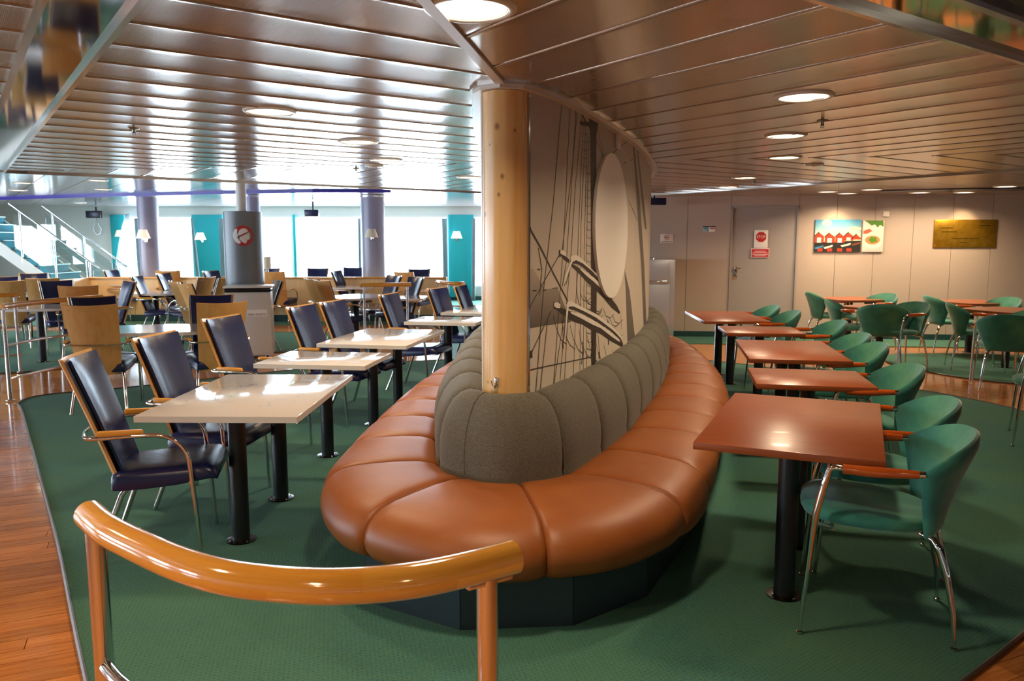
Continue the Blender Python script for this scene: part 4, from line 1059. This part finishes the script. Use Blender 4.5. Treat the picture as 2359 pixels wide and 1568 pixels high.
def column(px0, px1, Y, lb, mat='column_lav', z1=CZ2):
    r = (px1 - px0) * Y / FPX / 2; c = (xa((px0 + px1) / 2, Y + r), Y + r)
    t = thing('column', lb, 'column', (*c, 0)); MB().lathe([(r, 0), (r, z1)], (0, 0, 0), 36).build('shaft', mat, t); MB().lathe([(r + .02, z1 - .05), (r + .02, z1 - .01)], (0, 0, 0), 36).build('collar', 'trim_gloss', t)
    return t
column(328, 374, 15.9, 'lavender round column on the left, carrying a lit wall lamp'); column(835, 890, 15.9, 'lavender round column in the middle of the window wall'); column(573, 606, 15.9, 'grey round column rising behind the grey column cover')
YB = 11.05
cc = thing('column_cover', 'dark grey column cover with a round red and white head emblem', 'column', (xa(566, YB + .26), YB + .26, 0), .32)
r_ = .265; MB().lathe([(r_, .012), (r_, 2.0), (r_ - .01, 2.005)], (0, 0, 0), 48).build('cover', 'column_grey', cc); MB().cyl((-.01, 0), .072, 2.0, CZ2, 20).build('pole', 'white_paint', cc)
# emblem on the curved front: (x,z) local -> surface
def emb(mb, poly, off, cxz=(0.0, 0.0)):
    vs = []
    for (x, z) in poly:
        a = x / r_; R = r_ + off; vs.append(Vector((math.sin(a) * R, -math.cos(a) * R, z)))
    c = sum((v for v in vs), Vector()) / len(vs); c2 = Vector((c.x, c.y, 0)); c2 = c2.normalized() * (r_ + off); c = Vector((c2.x, c2.y, c.z))
    mb.add(vs + [c], [[k, (k + 1) % len(vs), len(vs)] for k in range(len(vs))])
ez = EYE - (543 - HOR) * YB / FPX; er = 23 * YB / FPX
m1 = MB(); emb(m1, [(er * math.cos(2 * PI * k / 36), ez + er * math.sin(2 * PI * k / 36)) for k in range(36)], .005); m1.build('emblem_disc', 'red', cc)
S_ = er / 105.0
def ep(l): return [((x - 307) * S_, ez - (y - 322) * S_) for x, y in l]
m1 = MB()
emb(m1, ep([(256, 318), (262, 285), (275, 262), (300, 247), (330, 246), (350, 262), (356, 278), (310, 300), (272, 318)]), .009)
emb(m1, ep([(275, 338), (320, 312), (362, 290), (368, 300), (366, 318), (376, 332), (368, 340), (370, 352), (360, 362), (345, 366), (338, 388), (328, 404), (305, 395), (285, 376), (268, 356)]), .009)
emb(m1, ep([(236, 250), (254, 254), (244, 280), (258, 318), (246, 345), (252, 372), (284, 390), (276, 402), (256, 404), (232, 388), (212, 362), (203, 325), (208, 290), (220, 266)]), .009)
m1.build('emblem_head', 'paper', cc)
m1 = MB(); emb(m1, ep([(346, 306), (356, 304), (354, 312), (347, 312)]), .012); m1.build('emblem_eye', 'red', cc)
# bin
YN = 10.9; bx0, bx1 = xa(536, YN), xa(636, YN); bt = 1.0
bn = thing('plastic_bin', 'white cabinet bin lettered ONLY PLASTIC in front of the grey column cover', 'bin', ((bx0 + bx1) / 2, YN - .2, 0.012), math.radians(12)); bw_ = (bx1 - bx0) * .96
MB().box((0, 0, .47), (bw_, .42, .86), .01).build('body', 'bin_white', bn); MB().box((.04, -.214, .47), (bw_ - .1, .012, .82), .004).build('door', 'bin_white', bn)
MB().box((0, 0, .925), (bw_ + .02, .44, .055), .015).build('bag_rim', 'plastic_black', bn); MB().box((0, 0, .968), (bw_ + .05, .47, .025), .008).build('lid', 'white_paint', bn)
for sx in (-1, 1): MB().cyl((sx * bw_ * .36, -.12), .022, 0.0, .045, 12).build('castor', 'plastic_black', bn)
MB().box((.11, -.2215, .62), (.26, .002, .09), 0).build('label_sheet', 'paper', bn)
text('lettering', 'ONLY PLASTIC', .036, 'print_dark', Matrix.Translation((.11, -.2235, .60)) @ Matrix.Rotation(PI / 2, 4, 'X'), bn)
MB().lathe([(.012, 0), (.012, .02)], (-bw_ / 2 + .10, -.222, .40), 10, Matrix.Rotation(PI / 2, 3, 'X')).build('knob', 'brass_dark', bn)
# wall lamps
def sconce(p, rz, lb, lit, sc_=1.0):
    t = thing('wall_lamp', lb, 'lamp', p, rz, 'wall lamps with fabric shades')   # local -y faces the room
    m1 = MB(); m1.lathe([(.075 * sc_, .17 * sc_), (.135 * sc_, 0.0)], (0, -.13, 0), 24); sh = m1.build('shade', 'shade_lit' if lit else 'shade_off', t)
    MB().tube([(0, 0, -.03), (0, -.07, -.04), (0, -.13, -.03), (0, -.13, .05)], .010, 8).build('arm', 'chrome', t); MB().lathe([(.04, 0), (.04, .015)], (0, 0, -.03), 16, Matrix.Rotation(PI / 2, 3, 'X')).build('wall_plate', 'chrome', t)
    return t
def pz(py, Y): return EYE - (py - HOR) * Y / FPX
sconce((xa(344, 15.9), 15.9, pz(549, 15.9)), 0, 'lit fabric wall lamp on the left lavender column', True); sconce((xa(861, 15.9), 15.9, pz(547, 15.9)), 0, 'unlit fabric wall lamp on the middle lavender column', False)
sconce((xa(472, 21.2), 21.2, pz(552, 21.2)), 0, 'wall lamp on the teal pilaster left of the grey column cover', True, 1.1); sconce((xa(1054, 21.2), 21.2, pz(549, 21.2)), 0, 'wall lamp on the teal pilaster beside the timber column', True, 1.1)
sconce((xa(290, 21.2), 21.2, pz(545, 21.2)), 0, 'wall lamp behind the white draped curtain', True, 1.0)
for k, (a, b_) in enumerate(((264, 296), (450, 520), (680, 686), (1034, 1092))):
    A, B_ = xa(a, 21.2), xa(b_, 21.2); o = MB().box(((A + B_) / 2, 21.24, 1.2), (B_ - A, .1, 2.2), .005).build('pilaster', 'teal_paint'); tag(o, ['teal pilaster behind the white drape', 'teal pilaster with a lamp, left of the grey column cover', 'narrow teal strip between the two large windows', 'broad teal pilaster beside the timber column'][k], 'pilaster')
def drape(pts_top, pts_bot, z0, z1, Y, lb, mat='curtain', n=60):
    z0 = .014
    G = []; (a0, a1), (b0, b1) = pts_top, pts_bot
    for i in range(9):
        f = i / 8; z = z1 + (z0 - z1) * f; l = a0 + (b0 - a0) * f ** .8; r = a1 + (b1 - a1) * f
        G.append([Vector((l + (r - l) * j / n, Y + .03 * math.sin(j * 1.1) * (.4 + .6 * f), z)) for j in range(n + 1)])
    o = MB().grid(G).build('curtain', mat, ang=80); tag(o, lb, 'curtain'); md = o.modifiers.new('s', 'SOLIDIFY'); md.thickness = .004; return o
YD = 20.95
drape((xa(300, YD), xa(308, YD)), (xa(252, YD), xa(328, YD)), .3, pz(493, YD), YD, 'white drape spreading down in a cone left of the lavender column')
plain('curtain_grey', '#8fa3a8', .8)
for a, b_, c, d, lb in ((443, 449, 452, 462, 'grey curtain left of the lamp pilaster'), (508, 519, 505, 519, 'grey curtain right of the lamp pilaster, by the grey column cover'), (826, 833, 826, 832, 'thin curtain at the left of the middle column'), (1018, 1030, 1020, 1032, 'curtain left of the broad teal pilaster'), (1088, 1096, 1086, 1094, 'curtain right of the broad teal pilaster'), (314, 326, 316, 328, 'grey curtain left of the left lavender column')):
    drape((xa(a, YD), xa(b_, YD)), (xa(c, YD), xa(d, YD)), .3, pz(503, YD), YD + .1, lb, 'curtain_grey', 24)
# small table lamp on the partition, right of the column cover
tl = thing('table_lamp', 'small beige table lamp on the partition just right of the grey column cover', 'lamp', (xa(617, YP), YP, .89)); MB().lathe([(.085, .16), (.085, .40)], (0, 0, 0), 20).build('shade', 'shade_off', tl); MB().lathe([(.05, 0), (.05, .02), (.03, .06), (.035, .12), (.02, .17)], (0, 0, 0), 16).build('base', 'white_paint', tl)
# screens
def tv(px0, py0, px1, py1, Y, lb, arm=True):
    c = Vector((xa((px0 + px1) / 2, Y), Y, pz((py0 + py1) / 2, Y))); w = (px1 - px0) * Y / FPX; h = (py1 - py0) * Y / FPX
    t = thing('television', lb, 'television', c); MB().box((0, 0, 0), (w, .1, h), .012).build('case', 'plastic_black', t); MB().box((0, -.052, 0), (w * .88, .006, h * .8), .002).build('screen', 'navy_dark', t)
    if arm: MB().tube([(0, .05, 0), (0, .12, .1), (0, .12, (CZ2 if c.x < 1 else CZ) - c.z - .022)], .02, 8).build('bracket', 'black_metal', t)
    return t
tv(211, 487, 245, 503, 20.9, 'small black television high on the far left wall')
m1 = MB(); P0 = [(232, 503), (226, 520), (225, 533), (231, 541), (240, 538), (242, 528), (235, 515)]
o = m1.tube([(xa(a, 21.2), 21.22, pz(b_, 21.2)) for a, b_ in P0], .012, 6).build('cable', 'steel'); tag(o, 'loose looped cable hanging below the far left television', 'cable')
tv(708, 484, 740, 500, 18, 'black television hanging in front of the bright windows')
tv(1480, 458, 1529, 474, 12.6, 'black television edge just right of the mural partition, under the ceiling')
sg = onR(0, 0)
# small wall window behind the stairs
for k, (a, b_, c, d) in enumerate(((98, 140, 518, 553), (12, 34, 518, 553))):
    A, B_ = xa(a, 21.28), xa(b_, 21.28); Zt, Zb = pz(c, 21.28), pz(d, 21.28)
    m1 = MB(); m1.box(((A + B_) / 2, 21.27, Zt + .02), (B_ - A + .08, .04, .04)); m1.box(((A + B_) / 2, 21.27, Zb - .02), (B_ - A + .08, .04, .04)); m1.box((A - .02, 21.27, (Zt + Zb) / 2), (.04, .04, Zt - Zb)); m1.box((B_ + .02, 21.27, (Zt + Zb) / 2), (.04, .04, Zt - Zb))
    w1 = struct(m1.build('window_%d' % (20 + k), 'white_paint', smooth=False)); emis('sky_pane%d' % k, (.85, .93, 1.0), 3.0)
    MB().box(((A + B_) / 2, 21.275, (Zt + Zb) / 2), (B_ - A, .01, Zt - Zb)).build('pane', 'sky_pane%d' % k, w1, smooth=False)
# stairs
st = thing('staircase', 'teal carpeted staircase with white nosings and glass balustrades rising to the left', 'staircase', (-9.0, 17, 0.012))
so = Vector((-9.0, 17, 0.012))
for k in range(12):
    z = .178 * (k + 1); x = -9.04 - .235 * k; 
    MB().box((x - so.x - .14, .6, z - .02), (.28, 1.15, .03), .003).build('tread', 'tread_teal', st); MB().box((x - so.x - .01, .6, z - .105), (.015, 1.15, .15), 0).build('riser', 'tread_teal', st)
    MB().box((x - so.x, .6, z - .004), (.05, 1.17, .022), .004).build('nosing', 'nosing', st)
for yy, nm in ((0, 0), (1.2, 1)):
    mb = MB(); a = Vector((-8.95, 0)); b_ = Vector((-8.95 - .235 * 12, .178 * 12)); d = (b_ - a).normalized(); n = Vector((d.y, -d.x)) * -.02; n2 = Vector((-d.y, d.x))
    q = [a + Vector((0, -.05)) , b_, b_ + Vector((0, -.30)), a + Vector((-.35, -.05))]
    vs = [Vector((p.x - so.x, yy - .02, p.y)) for p in q] + [Vector((p.x - so.x, yy + .02, p.y)) for p in q]
    vs = [Vector((v.x, v.y, max(0, v.z + .02))) for v in vs]
    mb.add(vs, [[0, 1, 2, 3], [7, 6, 5, 4], [0, 1, 5, 4], [1, 2, 6, 5], [2, 3, 7, 6], [3, 0, 4, 7]]); mb.build('stringer', 'white_paint', st, smooth=False)
    sl = .178 / .235; rl = [(-8.9, yy, 1.0), (-9.0, yy, 1.06), (-9.0 - 1.75, yy, 1.06 + 1.75 * sl)]
    MB().tube([Vector(p) - Vector((so.x, 0, 0)) for p in rl], .025, 10).build('handrail_tube', 'chrome', st)
    for kx in (.12, .85, 1.55):
        zt = 1.06 + (kx - 0) * sl - .02; zb = max(0, kx * sl - .05); xx = -9.0 - kx - so.x
        MB().tube([(xx, yy, zb), (xx, yy, zt)], .022, 10).build('baluster', 'steel', st)
    mb = MB(); vs = [(-9.05 - so.x, yy, .22), (-10.7 - so.x, yy, .22 + 1.65 * sl), (-10.7 - so.x, yy, .95 + 1.65 * sl), (-9.05 - so.x, yy, .95)]
    vs = [Vector(v) for v in vs]; vs2 = [v + Vector((0, .01, 0)) for v in vs]
    mb.add(vs + vs2, [[0, 1, 2, 3], [7, 6, 5, 4], [0, 1, 5, 4], [1, 2, 6, 5], [2, 3, 7, 6], [3, 0, 4, 7]]); mb.build('glass_panel', 'rail_glass', st, smooth=False)

# ================================================================ RIGHT WALL THINGS
def wsign(name, lb, cat, px0, py0, px1, py1, mat, th=.012):
    A, B_ = onR(px0, (py0 + py1) / 2), onR(px1, (py0 + py1) / 2); zt = onR(px0, py0).z; zb = onR(px0, py1).z
    c = (A + B_) / 2; c.z = (zt + zb) / 2; w = (B_ - A).length; h = zt - zb
    t = thing(name, lb, cat, c + wnor * (th / 2 + .0005), math.atan2(wdir.y, wdir.x)); MB().box((0, 0, 0), (w, th, h), .0015).build('board', mat, t); return t, w, h, -th / 2
def flat(t, poly, d, name, mat, uv=False):
    n = len(poly); vs = [(x, d, z) for x, z in poly] + [(x, d + .0008, z) for x, z in poly]
    MB().add(vs, [list(range(n)), [n + i for i in range(n)][::-1]] + [[i, (i + 1) % n, n + (i + 1) % n, n + i] for i in range(n)]).build(name, mat, t, smooth=False)
def disc(cx, cz, rx, rz, n=24): return [(cx + rx * math.cos(2 * PI * k / n), cz + rz * math.sin(2 * PI * k / n)) for k in range(n)]
t, w, h, d = wsign('poster', 'wide poster of red boathouses, boats and a cloudy sky', 'poster', 1876, 506, 1982, 579, 'art_teal', .03)
P = lambda x, y: ((x - .5) * w, (.5 - y) * h)
mb = MB(); vs = [(*P(0, 0)[:1], d - .001, P(0, 0)[1]), (P(1, 0)[0], d - .001, P(1, 0)[1]), (P(1, .7)[0], d - .001, P(1, .7)[1]), (P(0, .7)[0], d - .001, P(0, .7)[1])]
mb.add(vs, [[0, 1, 2, 3]], [(0, 1), (1, 1), (1, .4), (0, .4)]); mb.build('sky_print', 'poster_sky', t, smooth=False)
flat(t, [P(0, .70), P(1, .66), P(1, 1), P(0, 1)], d - .0018, 'water_print', 'art_dark')
for i, (x, ww, y0, y1) in enumerate(((.0, .2, .40, .72), (.22, .22, .42, .72), (.45, .2, .42, .72), (.64, .2, .40, .66), (.82, .18, .46, .62))):
    flat(t, [P(x, y1), P(x + ww, y1), P(x + ww, y0 + .12), P(x + ww * .45, y0), P(x, y0 + .12)], d - .0026, 'house_print', 'art_red')
    flat(t, [P(x - .01, y0 + .14), P(x - .01, y0 + .10), P(x + ww * .45, y0 - .03), P(x + ww * .45, y0 + .01)], d - .0034, 'roof_print', 'art_roof')
    flat(t, [P(x + ww * .25, y1), P(x + ww * .7, y1), P(x + ww * .7, y0 + .16), P(x + ww * .25, y0 + .16)], d - .0034, 'door_print', 'art_white')
for (x, y, a, b_) in ((.25, .1, .11, .1), (.85, .28, .16, .06)): flat(t, [P(x + a * math.cos(k * .524), y + b_ * math.sin(k * .524)) for k in range(12)], d - .0026, 'cloud_print', 'art_cloud')
for (x, y, a, m) in ((.1, .85, .1, 'art_blue'), (.3, .84, .1, 'art_cream'), (.68, .78, .11, 'art_cream'), (.9, .74, .1, 'art_brown')): flat(t, [P(x - a, y + .03), P(x + a, y - .05), P(x + a * .9, y + .01), P(x - a * .7, y + .08)], d - .0034, 'boat_print', m)
for x in (.12, .33, .55, .75): flat(t, [P(x - .05, .9), P(x + .06, .9), P(x + .06, 1), P(x - .05, 1)], d - .0034, 'reflection_print', 'art_red')
t, w, h, d = wsign('poster', 'narrow poster of a bowl of soup with herbs', 'poster', 1986, 508, 2034, 580, 'art_cream', .03)
P = lambda x, y: ((x - .5) * w, (.5 - y) * h)
flat(t, [P(.5 + .42 * math.cos(k * .35), .70 + .2 * math.sin(k * .35)) for k in range(18)], d - .001, 'bowl_print', 'art_white'); flat(t, [P(.48 + .36 * math.cos(k * .35), .62 + .14 * math.sin(k * .35)) for k in range(18)], d - .002, 'soup_print', 'art_soup')
flat(t, [P(.5 + .18 * math.cos(k * .6) * (1 + .4 * (k % 2)), .61 + .08 * math.sin(k * .6) * (1 + .4 * (k % 2))) for k in range(10)], d - .003, 'herb_print', 'art_green')
flat(t, [P(.05, 0), P(.95, 0), P(.98, .2), P(.8, .14), P(.7, .22), P(.55, .12), P(.4, .16), P(.25, .08)], d - .001, 'leaf_print', 'art_green'); flat(t, [P(.02, .33), P(.3, .26), P(.45, .33), P(.2, .42), P(.02, .42)], d - .001, 'shrimp_print', 'art_pink')
t, w, h, d = wsign('plaque', 'wide engraved brass plaque on the beige wall', 'plaque', 2150, 506, 2295, 570, 'brass', .02)
for k, (x, y, ww) in enumerate(((.10, .28, .2), (.72, .2, .18), (.12, .42, .25), (.30, .66, .42), (.42, .80, .12))):
    flat(t, [((x - .5) * w, (.5 - y) * h), ((x + ww - .5) * w, (.5 - y) * h), ((x + ww - .5) * w, (.47 - y) * h), ((x - .5) * w, (.47 - y) * h)], d - .0008, 'engraving', 'brass_dark')
for sx in (-1, 1):
    for sz in (-1, 1): MB().lathe([(.012, 0), (.012, .006), (.004, .010)], (sx * w * .475, d, sz * h * .43), 10, Matrix.Rotation(PI / 2, 3, 'X')).build('screw', 'brass', t)
t, w, h, d = wsign('wall_socket', 'small square white socket on the wall right of the soup poster', 'socket', 2034, 487, 2048, 499, 'paper_warm', .02)
MB().lathe([(.028, 0), (.028, .004), (.02, .005)], (0, d, 0), 16, Matrix.Rotation(PI / 2, 3, 'X')).build('outlet', 'white_paint', t)
t, w, h, d = wsign('sign', 'white no smoking sign on the wall above the steel cabinet', 'sign', 1521, 539, 1551, 559, 'paper_warm', .004)
mb = MB(); mb.lathe([(h * .30, 0), (h * .30, .001), (h * .25, .001), (h * .25, 0)], (0, d - .0006, h * .12), 24, Matrix.Rotation(PI / 2, 3, 'X')); 
tp = MB().tube([(h * .27 * math.cos(k * PI / 12), d - .001, h * .12 + h * .27 * math.sin(k * PI / 12)) for k in range(24)], .003, 6, closed=True); tp.tube([(-h * .19, d - .001, h * .31), (h * .19, d - .001, -h * .07)], .003, 6); tp.build('ban_symbol', 'red', t)
flat(t, [(-h * .2, h * .09), (h * .2, h * .09), (h * .2, h * .15), (-h * .2, h * .15)], d - .001, 'cigarette_symbol', 'print_dark')
text('lettering', 'No smoking area', h * .17, 'print_dark', Matrix.Translation((0, d - .002, -h * .36)) @ Matrix.Rotation(PI / 2, 4, 'X'), t)
for lb, a, b_, m, m2 in (('small pale blue notice left of the grey door', 1619, 1632, 'sign_blue', 'print_dark'), ('small red and white notice left of the grey door', 1633, 1648, 'paper', 'red_sign')):
    t, w, h, d = wsign('notice', lb, 'sign', a, 521, b_, 534, m, .006)
    flat(t, [(-w / 2, h / 2), (w / 2, h / 2), (w / 2, h * .33), (-w / 2, h * .33)], d - .001, 'header_print', 'print_dark')
    flat(t, [(-w * .35, h * .2), (w * .35, h * .2), (w * .35, h * .02), (-w * .35, h * .02)], d - .001, 'band_print', m2 if m2 != 'print_dark' else 'teal_paint')
t, w, h, d = wsign('sign', 'white sheet with a red octagonal STOP sign taped on the grey door', 'sign', 1737, 530, 1769, 571, 'paper', .003)
flat(t, [(w * .4 * math.cos(PI / 8 + k * PI / 4), h * .12 + w * .4 * math.sin(PI / 8 + k * PI / 4)) for k in range(8)], d - .001, 'octagon', 'red')
text('lettering', 'STOP', w * .27, 'paper', Matrix.Translation((0, d - .003, h * .12)) @ Matrix.Rotation(PI / 2, 4, 'X'), t, .001)
t, w, h, d = wsign('sign', 'red rectangular notice below the STOP sheet on the grey door', 'sign', 1730, 572, 1772, 593, 'paper', .003)
flat(t, [(-w * .47, h * .44), (w * .47, h * .44), (w * .47, -h * .44), (-w * .47, -h * .44)], d - .001, 'red_field', 'red_sign')
for z_, q in ((.22, .3), (.05, .4), (-.15, .43), (-.28, .3)): flat(t, [(-w * q, h * z_), (w * q, h * z_), (w * q, h * (z_ - .05)), (-w * q, h * (z_ - .05))], d - .002, 'text_line', 'paper')
# steel cabinet by the wall
A = onR(1551, 600); fp = A - wdir * .36 + wnor * .27
fr_ = thing('steel_cabinet', 'tall brushed steel cabinet standing against the beige wall right of the mural', 'cabinet', (fp.x, fp.y, .012), math.atan2(wdir.y, wdir.x)); fh = EYE - (598 - HOR) * fp.y / FPX
MB().box((0, 0, fh / 2), (.70, .5, fh), .006).build('body', 'fridge_steel', fr_); MB().box((-.03, -.258, fh * .36), (.60, .02, fh * .66), .006).build('door', 'fridge_steel', fr_); MB().box((-.03, -.258, fh * .86), (.60, .02, fh * .24), .006).build('door', 'fridge_steel', fr_)
MB().box((-.03, -.285, fh * .725), (.58, .03, .035), .010).build('handle', 'chrome', fr_); MB().tube([(-.12, -.1, fh), (-.12, -.1, fh + .03), (.02, -.1, fh + .03), (.02, -.1, fh)], .006, 8).build('top_handle', 'chrome', fr_)

# ================================================================ CEILING THINGS
LAMPS = [(1083, 20, 'large round downlight above the timber column, cut by the top frame edge'), (1852, 222, 'nearest round downlight of the right ceiling'), (1809, 312, 'second round downlight of the right ceiling row'), (1807, 362, 'third round downlight of the right ceiling row'),
 (1716, 409, 'fourth round downlight of the right ceiling row'), (1676, 430, 'downlight above the beige wall, right of the mural end'), (622, 256, 'nearest round downlight of the left ceiling'), (825, 326, 'second round downlight of the left ceiling row'), (890, 368, 'third round downlight of the left ceiling row'),
 (1082, 408, 'downlight half hidden behind the left edge of the timber column'), (1907, 441, 'far downlight above the boathouse poster, left one'), (1952, 450, 'far downlight above the boathouse poster, right one'), (2009, 436, 'far downlight at the left tip of the dark blue strip'),
 (2119, 443, 'far downlight below the dark blue strip, left one'), (2221, 453, 'far downlight above the brass plaque'), (2317, 429, 'far downlight above the dark blue strip, near right frame edge'), (225, 415, 'left far downlight just beyond the plank ceiling edge, right one'), (52, 421, 'left far downlight just beyond the plank ceiling edge, left one'),
 (42, 438, 'left far downlight above the purple strip'), (237, 436, 'downlight touching the purple strip above the wall television'), (172, 454, 'downlight just below the purple strip at the left'), (184, 467, 'downlight above the stair handrail'), (357, 450, 'downlight above the left lavender column, near one'), (344, 459, 'downlight above the left lavender column, far one'), (675, 428, 'far downlight right of the white pole')]
ONP = {}
def downlight(px, py, lb, first=[None]):
    z0 = CZ2 if px in (225, 52, 42, 237, 172, 184, 357, 344, 675) else CZ
    p = at(px, py, z0)
    if p.x > WR0.x and p.y > wallR_y(p.x) - .55:
        k = (wallR_y(p.x) - .55) / p.y; p = Vector((p.x * k, p.y * k, CZ))
    if first[0] is None:
        t = thing('downlight', lb, 'lamp', (p.x, p.y, z0), 0, 'round ceiling downlights')
        MB().lathe([(.122, .0), (.122, -.006), (.128, -.010), (.142, -.009), (.150, -.003), (.152, .004), (.122, .004)], (0, 0, 0), 40).build('ring', 'trim_white', t)
        MB().lathe([(.118, -.001), (.118, .004)], (0, 0, 0), 32).build('lens', 'lamp_disc', t); first[0] = t
    else: dup(first[0], (p.x, p.y, z0), 0, lb, 'round ceiling downlights')
    L = bpy.data.lights.new('ceiling_glow', 'AREA'); L.shape = 'DISK'; L.size = .2; L.energy = LAMP_W; L.color = LAMP_COL; L.spread = math.radians(150)
    lo = bpy.data.objects.new('ceiling_glow', L); COL.objects.link(lo); lo.location = (p.x, p.y, z0 - .014)
for l in LAMPS: downlight(*l)
# unseen lights without fittings, added outside the frame to light the room
for (x, y) in ((-1.0, -.2), (-1.9, 1.2), (-3.6, 2.6), (1.0, -1.0), (-1.2, -1.2), (6.3, 8.4), (-6.5, 6.0)):
    L = bpy.data.lights.new('ceiling_glow', 'AREA'); L.shape = 'DISK'; L.size = .2; L.energy = LAMP_W; L.color = LAMP_COL; L.spread = math.radians(150)
    lo = bpy.data.objects.new('ceiling_glow', L); COL.objects.link(lo); lo.location = (x, y, CZ - .014)
for (px, py, lb, k) in ((308, 296, 'sprinkler head on the left plank ceiling', 1), (820, 388, 'sprinkler head below the left downlight row', 1), (1895, 278, 'sprinkler head on the right ceiling by the nearest downlight', 1), (1737, 419, 'small sprinkler head on the right ceiling, far one', 1)):
    p = at(px, py, CZ); t = thing('sprinkler', lb, 'sprinkler', (p.x, p.y, CZ)); MB().lathe([(.035, 0), (.033, -.005), (.010, -.008), (.008, -.022), (.012, -.026), (.004, -.03)], (0, 0, 0), 16).build('body', 'sprinkler', t); MB().lathe([(.014, -.040), (.014, -.042)], (0, 0, 0), 12).build('deflector', 'sprinkler', t)
    MB().tube([(-.008, 0, -.024), (-.008, 0, -.041)], .002, 6).tube([(.008, 0, -.024), (.008, 0, -.041)], .002, 6).build('yoke', 'sprinkler', t)
for (px, py, lb) in ((1875, 378, 'flat round cover plate beside the third right downlight'), (862, 381, 'flat round cover plate below the third left downlight')):
    p = at(px, py, CZ); t = thing('detector', lb, 'detector', (p.x, p.y, CZ)); MB().lathe([(.09, .003), (.09, -.008), (.07, -.014), (.02, -.016)], (0, 0, 0), 24).build('cover', 'trim_white', t); MB().lathe([(.03, -.014), (.028, -.022), (.01, -.024)], (0, 0, 0), 16).build('sensor', 'trim_white', t)
# picture spots throwing the warm pools on the wall
for px in (1925, 2215):
    q = onR(px, 455); q = q + wnor * .42; S = bpy.data.lights.new('picture_spot', 'SPOT'); S.energy = 26; S.color = (1, .72, .36); S.spot_size = math.radians(62); S.spot_blend = .7; S.shadow_soft_size = .03
    o = bpy.data.objects.new('picture_spot', S); COL.objects.link(o); o.location = (q.x, q.y, CZ - .03); tgt = onR(px, 540); dv = Vector(tgt) - Vector(o.location); o.rotation_euler = dv.to_track_quat('-Z', 'Y').to_euler()
# daylight portals in the window openings
for a, b_ in bw:
    L = bpy.data.lights.new('portal', 'AREA'); L.shape = 'RECTANGLE'; L.size = b_ - a; L.size_y = 1.93; L.cycles.is_portal = True
    o = bpy.data.objects.new('portal', L); COL.objects.link(o); o.location = ((a + b_) / 2, Y1 + .13, 1.315); o.rotation_euler = (-PI / 2, 0, 0)
for y in (-2, 1, 4, 7, 10, 13):
    L = bpy.data.lights.new('portal', 'AREA'); L.shape = 'RECTANGLE'; L.size = 1.3; L.size_y = 2.0; L.cycles.is_portal = True
    o = bpy.data.objects.new('portal', L); COL.objects.link(o); o.location = (X0 - .13, y, 1.45); o.rotation_euler = (0, -PI / 2, 0)
